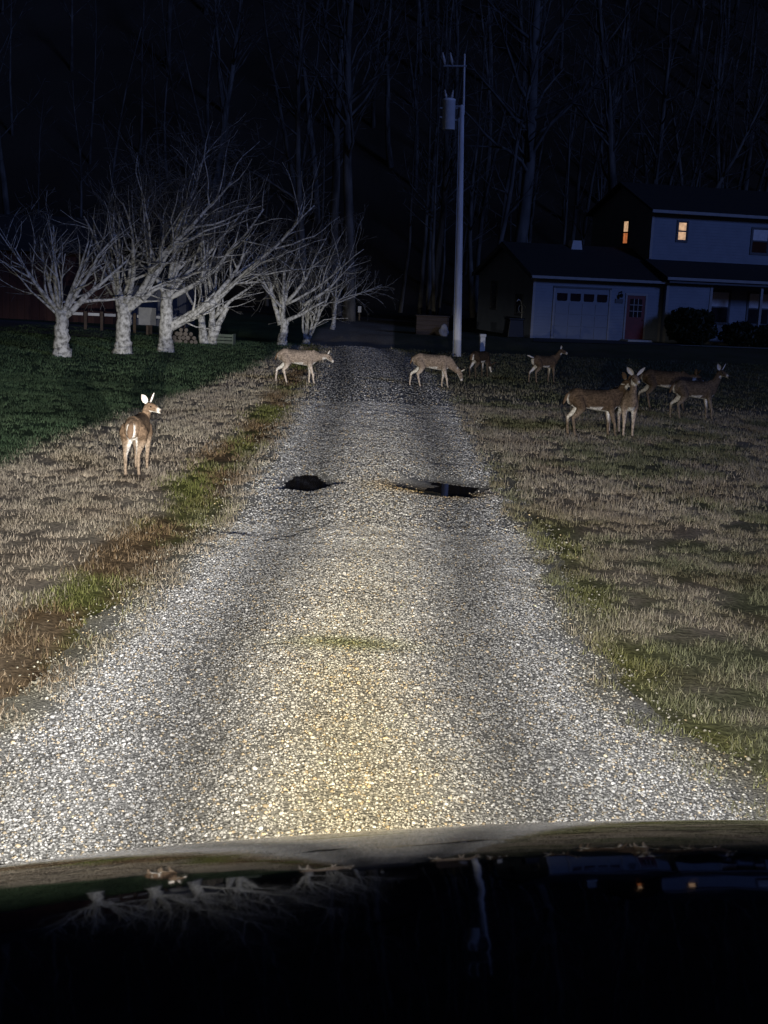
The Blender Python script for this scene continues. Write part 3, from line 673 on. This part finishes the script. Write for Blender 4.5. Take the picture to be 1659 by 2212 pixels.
for xx in (-.035, GW - .12): MB().box(xx, xx + .12, -.03, .10, -.1, GE - .14).build('corner_board', TRIM, house)
# roof vent on the garage ridge
v = MB(); v.poly([(3.0, 3.2, 4.05), (3.6, 3.2, 4.05), (3.52, 3.2, 4.55), (3.08, 3.2, 4.55)], (0, .5, 0)); v.build('roof_vent', mat('vent_metal', (.55, .57, .60), (.46, .48, .5), .5), house, bevel=.02)
# garage door: recessed leaf, panels, lites, casing
gd0, gd1 = 1.05, 3.72
gdo = MB().box(gd0, gd1, -.012, -.002, 0, 2.2).build('garage_door', DOORW, house)
for r_ in range(4):
    for c_ in range(4):
        x0 = gd0 + .05 + c_ * .655; z0 = .04 + r_ * .545
        if r_ < 3: MB().box(x0, x0 + .605, -.03, -.0125, z0, z0 + .50).build('panel', DOORW, gdo, bevel=.008)
        else:
            MB().poly([(x0 + .09, -.02, z0 + .05), (x0 + .51, -.02, z0 + .05), (x0 + .56, -.02, z0 + .12), (x0 + .56, -.02, z0 + .40), (x0 + .05, -.02, z0 + .40), (x0 + .05, -.02, z0 + .12)], (0, .007, 0)).build('pane', GLASS, gdo)
for a, b, c, d in ((gd0 - .09, gd0, 0, 2.3), (gd1, gd1 + .09, 0, 2.3), (gd0 - .09, gd1 + .09, 2.302, 2.39)):
    MB().box(a, b, -.045, -.003, c, d).build('casing', MATS['dark_trim'] if c > 1 else TRIM, gdo, bevel=.006)
# wall lamp and dark plaque on the pier
MB().box(4.02, 4.42, -.035, -.003, 1.72, 1.92).build('plaque', MATS['dark_trim'], house, bevel=.01)
lmp = MB(); lmp.tube([(4.25, -.02, 2.22), (4.25, -.14, 2.26), (4.25, -.16, 2.20)], [.03, .03, .03], 8); lo = lmp.build('porch_lamp', dark, house); MB().tube([(4.25, -.16, 2.18), (4.25, -.16, 2.12), (4.25, -.16, 1.98)], [.03, .085, .055], 10).build('lamp_shade', dark, lo)
# red door
d0 = 4.62
rd = MB().box(d0, d0 + .92, -.02, -.003, .02, 2.1).build('door', REDD, house); rd['label'] = 'red front door with a nine-pane window'
for c_ in range(3):
    for r_ in range(3):
        MB().box(d0 + .16 + c_ * .21, d0 + .335 + c_ * .21, -.028, -.021, 1.12 + r_ * .285, 1.37 + r_ * .285).build('pane', GLASS, rd)
mt = MB()
for c_ in range(2): mt.box(d0 + .338 + c_ * .21, d0 + .367 + c_ * .21, -.036, -.0205, 1.10, 1.96)
for r_ in range(2): mt.box(d0 + .14, d0 + .78, -.038, -.0206, 1.373 + r_ * .285, 1.402 + r_ * .285)
mt.build('muntin', TRIM, rd)
MB().tube([(d0 + .84, -.02, 1.0), (d0 + .84, -.07, 1.0), (d0 + .84, -.09, 1.0)], [.02, .03, .015], 10).build('knob', chrome, rd)
for a, b, c, d in ((d0 - .09, d0 - .002, 0, 2.1), (d0 + .922, d0 + 1.01, 0, 2.1), (d0 - .09, d0 + 1.01, 2.102, 2.2)): MB().box(a, b, -.04, -.0035, c, d).build('casing', TRIM, rd, bevel=.006)
MB().box(d0 - .15, d0 + 1.07, -.75, -.01, -.1, .10).build('step', mat('concrete', (.46, .46, .45), (.38, .38, .37), .9, 6, .3), rd)
def window(x, z, w, h, y, pane_m, axis='x', sash=True, mull=0):
    """window in a wall facing local -y (axis x) or local -x (axis y)"""
    def B(a0, a1, dpt0, dpt1, c0, c1):
        return MB().box(a0, a1, y + dpt0, y + dpt1, c0, c1) if axis == 'x' else MB().box(y + dpt0, y + dpt1, a0, a1, c0, c1)
    wo = B(x, x + w, -.012, -.003, z, z + h).build('window', MATS['dark_trim'], house)
    hs = h / 2
    for k in range(2): B(x + .04, x + w - .04, -.020, -.0125, z + .04 + k * hs, z + hs - .03 + k * hs).build('pane', pane_m[k] if isinstance(pane_m, (list, tuple)) else pane_m, wo)
    for a, b, c, d in ((x - .08, x, z - .08, z + h + .08), (x + w, x + w + .08, z - .08, z + h + .08), (x + .001, x + w - .001, z + h, z + h + .08), (x + .001, x + w - .001, z - .08, z)):
        B(a, b, -.04, -.003, c, d).build('frame', MATS['dark_trim'], wo)
    B(x + .002, x + w - .002, -.034, -.0205, z + hs - .025, z + hs + .035).build('sash_bar', MATS['dark_trim'], wo)
    return wo
window(4.9, 1.15, .8, 1.25, .0, GLASS, 'y'); window(1.35, 1.0, .8, .85, .0, GLASS, 'y')
# main block
MY = -.35; UO = 1.75; M0 = GW + .02; M1 = 19.0; LE = 3.05; UB = 3.72; UE = 6.15; MD = 8.6
wall('wall', [(M0, MY, -.2), (8.72, MY, -.2), (8.72, MY, LE), (M0, MY, LE)], (0, .15, 0))               # bay
wall('wall', [(8.57, MY + .151, -.2), (8.57, 1.6, -.2), (8.57, 1.6, LE), (8.57, MY + .151, LE)], (.148, 0, 0))
wall('wall', [(8.722, 1.45, -.2), (M1, 1.45, -.2), (M1, 1.45, LE), (8.722, 1.45, LE)], (0, .15, 0))      # porch back wall
wall('wall', [(M0 + .002, MY + .151, -.2), (M0 + .002, MD, -.2), (M0 + .002, MD, UE), (M0 + .002, (UO + MD) / 2, 7.38), (M0 + .002, UO + .151, UE), (M0 + .002, UO + .151, UB), (M0 + .002, MY + .151, LE)], (.15, 0, 0))
wall('wall', [(M0, UO, LE), (M1, UO, LE), (M1, UO, UE), (M0, UO, UE)], (0, .15, 0))
wall('wall', [(M0, MD, -.2), (M1, MD, -.2), (M1, MD, UE), (M0, MD, UE)], (0, .15, 0))
wall('wall', [(M1, MY, -.2), (M1, MD, -.2), (M1, MD, UE), (M1, (UO + MD) / 2, 7.38), (M1, UO, UE), (M1, UO, UB), (M1, MY, LE)], (.15, 0, 0))
ls = (UB - LE) / (UO - MY)
slab('roof', (M0 - .25, MY - .40, LE - .40 * ls), (M1 + .3, MY - .40, LE - .40 * ls), (M1 + .3, UO - .003, UB), (M0 - .25, UO - .003, UB), .10)
MB().box(M0 - .25, M1 + .3, MY - .485, MY - .405, LE - .40 * ls - .05, LE - .40 * ls + .09).build('gutter', TRIM, house, bevel=.02)
MB().box(M0 - .10, M1, MY - .40, 1.44, LE - .30, LE - .22).build('porch_ceiling', MATS['dark_trim'], house)
mid = (UO + MD) / 2; us = (7.42 - UE) / (mid - UO)
slab('roof', (M0 - .28, UO - .45, UE - .45 * us + .02), (M1 + .3, UO - .45, UE - .45 * us + .02), (M1 + .3, mid, 7.44), (M0 - .28, mid, 7.44), .12)
slab('roof', (M0 - .28, mid + .003, 7.44), (M1 + .3, mid + .003, 7.44), (M1 + .3, MD + .45, UE - .45 * us + .02), (M0 - .28, MD + .45, UE - .45 * us + .02), .12)
MB().box(M0 - .28, M1 + .3, UO - .54, UO - .455, UE - .45 * us - .03, UE - .45 * us + .12).build('gutter', TRIM, house, bevel=.02)
MB().box(M0 - .03, M0 + .10, MY - .03, MY + .08, -.1, LE - .3).build('corner_board', TRIM, house); MB().box(8.62, 8.75, MY - .03, MY + .06, -.1, LE - .3).build('corner_board', TRIM, house)
MB().box(M0 - .03, M0 + .10, UO - .03, UO + .08, UB + .12, UE - .2).build('corner_board', TRIM, house)
w1 = window(7.78, 4.76, .46, .86, UO, [WARM, WARM]); w1['label'] = 'small upstairs window lit warm behind its blind'
w2 = window(4.3, 4.55, .55, 1.12, M0 + .002, [ORNG, WARM], 'y'); w2['label'] = 'gable window glowing orange'
for xx in (11.75, 12.72): window(xx, 4.35, .86, 1.15, UO, [GLASS, CURT])
for xx in (9.5, 11.7, 13.6): window(xx, .95, 1.15, 1.5, 1.45, [GLASS, CURT])
for xx in (11.15, 14.3, 17.4): MB().box(xx, xx + .13, MY - .2, MY - .07, -.1, LE - .3).build('porch_post', TRIM, house, bevel=.01)
MB().box(8.73, M1, MY - .3, 1.44, -.2, .12).build('porch_floor', MATS['concrete'], house)
# path in front of the house and garage apron
def patch(name, corners, z, m, n=12):
    V = []; a, b, c, d = [Vector((*q, 0)) for q in corners]
    for i in range(n + 1):
        for j in range(n + 1):
            p = a.lerp(b, i / n).lerp(d.lerp(c, i / n), j / n); V.append((p.x, p.y, tz(p.x, p.y) + z))
    me = bpy.data.meshes.new(name); me.from_pydata(V, [], [(i * (n + 1) + j, (i + 1) * (n + 1) + j, (i + 1) * (n + 1) + j + 1, i * (n + 1) + j + 1) for i in range(n) for j in range(n)])
    return tag(link(name, me, m), kind='structure')
def HL(x, y): c, s = math.cos(HP), math.sin(HP); return (HX + c * x - s * y, HY + s * x + c * y)
patch('garage_apron', [HL(-1.2, -3.4), HL(6.6, -3.0), HL(6.2, -.05), HL(.2, -.05)], .02, mat('old_asphalt', (.05, .05, .052), (.075, .074, .072), .9, 12, .5))
patch('front_path', [HL(6.0, -3.0), HL(20, -4.4), HL(20, -3.7), HL(6.0, -2.4)], .03, MATS['concrete'])

# leafy evergreen shrubs against the house
LEAF = mat('evergreen_leaf', (.010, .016, .008), (.018, .026, .012), .6, 4)
def shrub(loc, rx, ry_, rz_, label, seed, n=2600, group=None):
    rng = np.random.default_rng(seed); root = empty('shrub', (loc[0], loc[1], 0), 0, label, 'shrub', group)
    d = rng.standard_normal((n, 3)); d /= np.linalg.norm(d, axis=1)[:, None]
    rr = .72 + .32 * rng.random(n) + .12 * np.sin(d[:, 0] * 5 + seed) * np.sin(d[:, 2] * 6)
    P_ = d * rr[:, None] * np.array([rx, ry_, rz_]); P_[:, 2] = np.clip(P_[:, 2] + rz_ * .92, .03, None)
    a = rng.standard_normal((n, 3)) * .05; b = rng.standard_normal((n, 3)) * .05
    V = np.stack([P_ - a, P_ + b, P_ + a, P_ - b], 1).reshape(-1, 3)
    link('foliage', np_mesh('foliage', V, np.arange(4 * n).reshape(-1, 4)), LEAF, root)
    blob('core', (0, 0, rz_ * .85), rx * .74, ry_ * .74, rz_ * .8, LEAF, seed, 3, .08, root)
    st_ = MB()
    for k in range(5): st_.tube([(rng.normal(0, .08), rng.normal(0, .08), -.1), (rng.normal(0, rx * .3), rng.normal(0, .2), rz_ * .8)], [.03, .015], 5)
    st_.build('stem', bark_wood, root)
    return root
bx1 = HL(7.2, -1.5); shrub(bx1, 1.14, .95, .86, 'large round clipped evergreen shrub between the red door and the porch', 1, 4200)
for (hx_, s_, lab) in ((9.7, .8, 'low dark shrub at the porch, nearest the bay wall'), (11.0, .72, 'low dark shrub in front of the porch windows, in the middle of its row'), (12.4, .8, 'low dark shrub in front of the porch, far end of its row')):
    q = HL(hx_, -1.35); shrub(q, s_, .6, s_ * .72, lab, int(hx_ * 10), 1800, 'shrubs along the porch')
# bin and hose by the garage side
bq = HL(-.75, -.1)
o = empty('rubbish_bin', (bq[0], bq[1], 0), .3, 'squat dark rubbish bin standing by the garage corner', 'bin')
b = MB(); b.poly([(-.40, 0, 0), (.40, 0, 0), (.33, 0, .78), (-.33, 0, .78)], (0, .55, 0)); b.build('body', dark, o, bevel=.03)
MB().box(-.38, .38, -.04, .60, .782, .86).build('lid', dark, o, bevel=.03)
hq = HL(-.25, .75)
o = empty('hose_stand', (hq[0], hq[1], 0), .2, 'pale curved hose hanger on a stake behind the rubbish bin', 'hose stand')
MB().tube([(0, 0, -.1), (.04, 0, .8), (.03, 0, 1.35), (-.04, 0, 1.62), (-.16, 0, 1.70), (-.24, 0, 1.60)], [.022] * 6, 8).build('stake', pm, o, True)
MB().tube([(math.cos(t / 10 * 5.6) * .17 + .02, -.03, 1.28 + math.sin(t / 10 * 5.6) * .2) for t in range(11)], [.018] * 11, 6).build('hose_loop', mat('hose_rubber', (.25, .27, .26)), o, True)

# ------------------------------------------------------------------ far left: barn, shed, yard, rail and oddments
yard_m = mat('worn_concrete', (.11, .115, .125), (.08, .083, .09), .9, 2.5, .3)
patch('paved_yard', [(-30, 41), (-9.2, 41.5), (-8.2, 50), (-30, 52)], .03, yard_m)
def simple_building(name, loc, w, dp, h, rh, rz, wm, label, cat):
    r = empty(name, (loc[0], loc[1], tz(*loc) - .1), rz, label, cat)
    nb = int(w / .3)
    MB().box(-w / 2 + .02, w / 2 - .02, .031, dp, 0, h).build('wall', wm, r)
    for k in range(nb): MB().box(-w / 2 + k * w / nb, -w / 2 + (k + 1) * w / nb - .015, 0, .03, 0, h).build('board', wm, r)
    for s_ in (0, 1):
        ya, yb = (-.3, dp / 2 - .002) if s_ == 0 else (dp + .3, dp / 2 + .002)
        MB().poly([(-w / 2 - .3, ya, h - .05), (w / 2 + .3, ya, h - .05), (w / 2 + .3, yb, h + rh), (-w / 2 - .3, yb, h + rh)], (0, 0, .08)).build('roof', SHIN, r)
    return r
barn = simple_building('barn', (-15.2, 53.5), 7.5, 6, 2.9, 1.4, .05, mat('barn_red', (.045, .016, .012), (.03, .011, .009), .85, 3, .4, stretch=(3, 1, .4)), 'long dark red wooden barn beyond the paved yard', 'barn')
MB().box(1.6, 2.5, -.03, -.002, .95, 1.55).build('window', GLASS, barn)
wpl = MB().box(1.55, 2.55, -.05, -.031, .85, .93).build('sill', pm, barn)
shed = simple_building('shed', (-9.9, 54.5), 2.6, 3, 1.9, .6, .03, mat('blue_grey_board', (.085, .09, .11), (.06, .065, .08), .8, 3, .3), 'low blue-grey board shed behind the lawn trees', 'shed')
fz = empty('rail_fence', (-9.4, 46.5, tz(-9.4, 46.5)), .02, 'low rail fence with short white rail lengths across the yard', 'fence')
for k in range(7):
    MB().box(-2.0 + k * .58, -2.0 + k * .58 + .40, -.02, .02, .58, .68).build('rail', pm, fz, bevel=.006)
    MB().box(-2.0 + k * .58 + .44, -2.0 + k * .58 + .54, -.04, .04, -.1, .74).build('post', bw, fz, bevel=.006)
o = empty('blank_sign', (-8.55, 45.6, tz(-8.55, 45.6)), .05, 'blank pale square board on a short post between two pale trunks', 'sign')
MB().box(-.30, .30, -.015, .015, .38, .98).build('board', mat('dull_board', (.26, .265, .28), (.20, .205, .22), .7, 5, .2), o, bevel=.006); MB().box(-.04, .04, .017, .08, -.1, .85).build('post', bw, o)
wpile = empty('woodpile', (-6.75, 42.3, tz(-6.75, 42.3)), .15, 'heap of pale split logs on the lawn among the bare trees', 'woodpile')
logm = mat('split_log', (.17, .145, .12), (.11, .095, .08), .9, 7, .5)
rl = random.Random(9)
for row, cnt in enumerate((6, 5, 4, 2)):
    for k in range(cnt):
        cx_ = (k - (cnt - 1) / 2) * .15; a = rl.gauss(0, .12)
        MB().tube([(cx_ - math.sin(a) * .25, -.25, .07 + row * .125), (cx_ + math.sin(a) * .25, .25, .07 + row * .125)], [rl.uniform(.06, .078)] * 2, 8).build('log', logm, wpile, False, .006)
cr_ = empty('slatted_crate', (-5.55, 43.6, tz(-5.55, 43.6)), -.1, 'small grey-green slatted crate beside the clump of pale stems', 'crate')
crm = mat('crate_green', (.12, .15, .11), (.09, .11, .085), .85, 6, .3)
for k in range(3): MB().box(-.3, .3, -.2, -.18, .04 + k * .11, .125 + k * .11).build('slat', crm, cr_, bevel=.005)
for sx_ in (-.3, .26): MB().box(sx_, sx_ + .04, -.178, .18, -.05, .36).build('end', crm, cr_)

# ------------------------------------------------------------------ deer
FUR = attr_mat('deer_coat', .9, .1, 32, .5, .4)
EARB = mat('ear_back_fur', (.16, .10, .06), (.12, .075, .045), .9, 30)
EARW = mat('ear_inner_fur', (.72, .68, .62), (.60, .55, .50), .9, 20)
EYE = mat('dark_eye', (.01, .008, .006), (.015, .01, .008), .1, 5)
WHITE = np.array([.68, .64, .58]); BROWN = np.array([.150, .100, .064]); DBROWN = np.array([.075, .052, .036]); TAN = np.array([.30, .225, .16])
def make_deer(loc, yaw, neck, head_dir, label, swing=(0, 0, 0, 0), scale=1.0, coat=1.0, name='deer', tail_up=.0, group='deer grazing round the drive', ears=1.0, throat=1.0, grey=.0):
    """local frame: x forward, y left, z up. neck = head base position, head_dir = muzzle direction, swing = fore L,R hind L,R hoof offsets"""
    mb = MB(); segs = []
    def tube(pts, rad, tagname, n=12):
        mb.tube(pts, rad, n)
        for i in range(len(pts) - 1): segs.append((np.array(pts[i], float), np.array(pts[i + 1], float), tagname))
    T = [(-.52, .70, .05, .05), (-.47, .685, .125, .10), (-.37, .675, .17, .125), (-.2, .665, .165, .13), (0, .645, .178, .14), (.18, .635, .19, .135), (.31, .65, .175, .11), (.40, .675, .12, .08), (.45, .69, .06, .045)]
    tube([(x, 0, z) for x, z, a, b in T], [(b, a) for x, z, a, b in T], 'torso', 18)
    nb = Vector(neck); n0 = Vector((.30, 0, .70)); mid_ = n0.lerp(nb, .5) + Vector((.03, 0, -.03))
    tube([tuple(n0), tuple(n0.lerp(nb, .25) + Vector((.03, 0, -.02))), tuple(mid_), tuple(nb)], [(.085, .15), (.075, .125), (.06, .088), (.055, .065)], 'neck', 14)
    hd = Vector(head_dir).normalized(); side = Vector((0, 0, 1)).cross(hd)
    if side.length < .1: side = Vector((0, 1, 0))
    side.normalize(); hup = hd.cross(side)
    hp = [nb - hd * .05, nb + hd * .0, nb + hd * .06, nb + hd * .11 - hup * .005, nb + hd * .17 - hup * .018, nb + hd * .215 - hup * .026, nb + hd * .235 - hup * .03]
    tube([tuple(q) for q in hp], [(.035, .035), (.058, .062), (.064, .066), (.052, .055), (.036, .040), (.031, .033), (.02, .02)], 'head', 14)
    for i, s in ((0, 1), (1, -1)):
        w = swing[i]; y = s * .088
        tube([(.27, y * .8, .66), (.25, y, .53), (.26 + w * .25, y, .42), (.275 + w * .6, y * .95, .265), (.272 + w * .75, y * .95, .25), (.27 + w * .95, y * .95, .09), (.285 + w, y * .95, .045), (.305 + w, y * .95, .0)],
             [.07, .072, .045, .030, .029, .0215, .025, .026], 'leg', 10)
    for i, s in ((2, 1), (3, -1)):
        w = swing[i]; y = s * .088
        tube([(-.36, y * .7, .70), (-.33, y, .60), (-.28 + w * .15, y * 1.1, .50), (-.36 + w * .4, y, .40), (-.445 + w * .6, y * .95, .33), (-.435 + w * .7, y * .95, .30), (-.415 + w * .95, y * .95, .10), (-.40 + w, y * .95, .045), (-.38 + w, y * .95, .0)],
             [.10, .115, .085, .052, .034, .030, .0225, .026, .027], 'leg', 10)
    me0 = mb.mesh('deer_cage'); ob = bpy.data.objects.new('deer_cage', me0); COL.objects.link(ob)
    m1 = ob.modifiers.new('r', 'REMESH'); m1.mode = 'VOXEL'; m1.voxel_size = .012
    m2 = ob.modifiers.new('s', 'SMOOTH'); m2.factor = .5; m2.iterations = 4
    dg = bpy.context.evaluated_depsgraph_get(); me = bpy.data.meshes.new_from_object(ob.evaluated_get(dg))
    bpy.data.objects.remove(ob); bpy.data.meshes.remove(me0)
    V = np.zeros(len(me.vertices) * 3, np.float32); me.vertices.foreach_get('co', V); V = V.reshape(-1, 3).astype(float)
    best = np.full(len(V), 1e9); tg = np.zeros(len(V), int); tags = ['torso', 'neck', 'head', 'leg']
    for a, b, tname in segs:
        ab = b - a; t = np.clip(((V - a) @ ab) / max(ab @ ab, 1e-9), 0, 1); d = np.linalg.norm(V - (a + t[:, None] * ab), axis=1) * (1.6 if tname == 'torso' else 1) - (.10 if tname == 'torso' else 0)
        k = d < best; best[k] = d[k]; tg[k] = tags.index(tname)
    def mx(a, b, t): return a * (1 - t[:, None]) + b * t[:, None]
    nz_ = fbm(V[:, 0] * 9 + V[:, 1] * 5, V[:, 2] * 9, 5)
    c = np.broadcast_to(BROWN, V.shape) * (.75 + .5 * nz_)[:, None] * coat
    c = mx(c, np.broadcast_to(DBROWN * coat, V.shape), sstep(.68, .84, V[:, 2]) * (tg == 0))
    c = mx(c, np.broadcast_to(WHITE, V.shape), sstep(.545, .50, V[:, 2] - .04 * np.abs(V[:, 0] + .05)) * (tg == 0))
    lg = (tg == 3)
    inner = sstep(.075, .045, np.abs(V[:, 1])) * sstep(.22, .34, V[:, 2]) * sstep(.64, .54, V[:, 2])
    lc = mx(np.broadcast_to(TAN * coat, V.shape), np.broadcast_to(BROWN * coat, V.shape), sstep(.40, .55, V[:, 2]))
    lc = mx(lc, np.broadcast_to(WHITE, V.shape), inner)
    back = sstep(.02, -.02, V[:, 0] + .40 + .15 * (V[:, 2] - .5)) * sstep(.36, .48, V[:, 2]) * sstep(.70, .60, V[:, 2]) * sstep(.085, .045, np.abs(V[:, 1]))
    lc = mx(lc, np.broadcast_to(WHITE, V.shape), back)
    lc = mx(lc, np.broadcast_to(np.array([.04, .03, .025]), V.shape), sstep(.05, .03, V[:, 2]))
    c = np.where(lg[:, None], lc, c)
    c = mx(c, np.broadcast_to(WHITE, V.shape), sstep(-.45, -.50, V[:, 0]) * sstep(.075, .035, np.abs(V[:, 1])) * sstep(.76, .70, V[:, 2]) * (tg == 0))
    hv = V - np.array(nb); hl_ = hv @ np.array(hd); hu = hv @ np.array(hup)
    hc = mx(np.broadcast_to(BROWN * .95 * coat, V.shape), np.broadcast_to(WHITE, V.shape), np.clip(sstep(-.015, -.035, hu + .02) + .8 * np.exp(-((hl_ - .19) / .022) ** 2), 0, 1) * throat)
    hc = mx(hc, np.broadcast_to(np.array([.02, .018, .016]), V.shape), sstep(.215, .228, hl_))
    c = np.where((tg == 2)[:, None], hc, c)
    # white throat patch: underside of the upper neck
    ax = np.array((nb - n0).normalized()); nl = (V - np.array(n0)) @ ax / (nb - n0).length
    perp = (V - np.array(n0)) - ((V - np.array(n0)) @ ax)[:, None] * ax
    fr = perp @ np.array(Vector((1, 0, -.4)).normalized())
    c = mx(c, np.broadcast_to(WHITE, V.shape), (tg == 1) * sstep(.68, .8, nl) * sstep(.0, .03, fr) * throat)
    if grey: c = c * (1 - grey) + c.mean(1)[:, None] * np.array([1.04, 1.0, .94]) * grey
    set_tint(me, np.clip(c, 0, .8))
    root = empty(name, (loc[0], loc[1], tz(*loc) + .006), yaw, label, 'deer', group); root.scale = (scale,) * 3
    link('body', me, FUR, root, True)
    for s in (1, -1):
        # cupped leaf-shaped ear
        base = nb + hup * .052 + side * (s * .042) + hd * .0
        ed = (hup * .75 + side * (s * .75) - hd * .18).normalized(); eo = (hd * .9 + side * (s * .35)).normalized(); eo = (eo - ed * eo.dot(ed)).normalized(); ew = ed.cross(eo)
        Lr_ = .165 * ears; V_ = []; F_ = []
        prof = [(0, .018), (.15, .034), (.35, .046), (.6, .044), (.82, .028), (1, .004)]
        for layer in (0, 1):
            for (t, w) in prof:
                for k in range(5):
                    u = -1 + k * .5; q = base + ed * (t * Lr_) + ew * (u * w) - eo * (.028 * (1 - u * u) * math.sin(math.pi * min(1, t * .8 + .15))) - eo * (.006 * layer)
                    V_.append(tuple(q))
        for layer in (0, 1):
            for i in range(5):
                for k in range(4):
                    a_ = layer * 30 + i * 5 + k; F_.append((a_, a_ + 1, a_ + 6, a_ + 5))
        for i in range(5):
            for k in (0, 4): a_ = i * 5 + k; F_.append((a_, a_ + 5, a_ + 35, a_ + 30))
        me_e = bpy.data.meshes.new('ear'); me_e.from_pydata(V_, [], F_); me_e.update()
        eo_ = link('ear', me_e, [EARW, EARB], root, True)
        for pi, pl in enumerate(me_e.polygons): pl.material_index = 0 if pi < 20 else 1
        ey = MB(); c0 = nb + hd * .075 + side * (s * .054) + hup * .018
        ey.tube([tuple(c0 - side * s * .006), tuple(c0 + side * s * .006), tuple(c0 + side * s * .012)], [.013, .013, .005], 8); ey.build('eye', EYE, root, True)
    tl = MB(); tdir = Vector((-.35 - .3 * tail_up, 0, -1 + 1.6 * tail_up)).normalized(); tb = Vector((-.505, 0, .765))
    tl.tube([tuple(tb + Vector((.04, 0, .0))), tuple(tb + tdir * .06), tuple(tb + tdir * .13), tuple(tb + tdir * .19), tuple(tb + tdir * .225)], [(.026, .022), (.04, .024), (.046, .024), (.036, .018), (.008, .006)], 10)
    tl.build('tail', [EARB if tail_up < .2 else EARW], root, True)
    return root
R_ = math.radians
# standing with its rump to the truck, head turned to its right
make_deer((-3.03, 15.65), R_(90), (.40, -.06, .90), (-.35, -.92, -.15), 'brown deer on straw grass seen from behind, head turned toward the drive', (.02, -.03, -.03, .05), .87, .85, ears=1.1)
make_deer((-2.1, 29.8), R_(3), (.66, 0, .70), (.85, 0, -.55), 'pale brown deer walking off the left verge onto the drive, head low', (-.02, .10, -.14, .12), .95, 2.0, grey=.5)
make_deer((1.0, 30.4), R_(-4), (.64, 0, .42), (.45, 0, -.9), 'deer with its head down crossing the right side of the drive', (-.05, .10, -.16, .10), .95, 1.7, grey=.4)
make_deer((2.35, 34.2), R_(55), (.60, .0, .36), (.5, 0, -.85), 'dim dark deer grazing with its rump to the drive, below the pale pedestal', (.0, .04, -.05, .03), .85, .28)
make_deer((3.95, 33.4), R_(35), (.52, -.10, .98), (.5, -.6, -.2), 'deer standing alone on the dim lawn in line with the garage, pale tail showing', (-.03, .05, -.12, .04), .85, .6, tail_up=.75)
make_deer((3.50, 22.0), R_(10), (.54, .02, .96), (.9, .25, -.25), 'dark deer standing side-on, its head behind the one facing the truck', (.02, .10, -.03, .05), .98, .6, ears=1.0)
make_deer((4.05, 22.35), R_(-78), (.44, -.03, 1.06), (.92, .10, -.35), 'deer facing the truck head-on with pale raised ears and white throat', (.0, .0, .05, .0), .98, 1.5, ears=1.15, grey=.3)
make_deer((5.85, 27.6), R_(-6), (.62, .05, .72), (.8, .2, -.4), 'brown deer walking behind the others on the lawn, head hidden by the one in front', (.04, .12, -.14, .10), 1.0, .6)
make_deer((6.1, 25.9), R_(10), (.50, -.02, 1.02), (.55, -.75, -.25), 'deer standing side-on among the far lawn group, ears spread wide', (.04, .10, -.08, .06), .95, .75, ears=1.15, grey=.3)
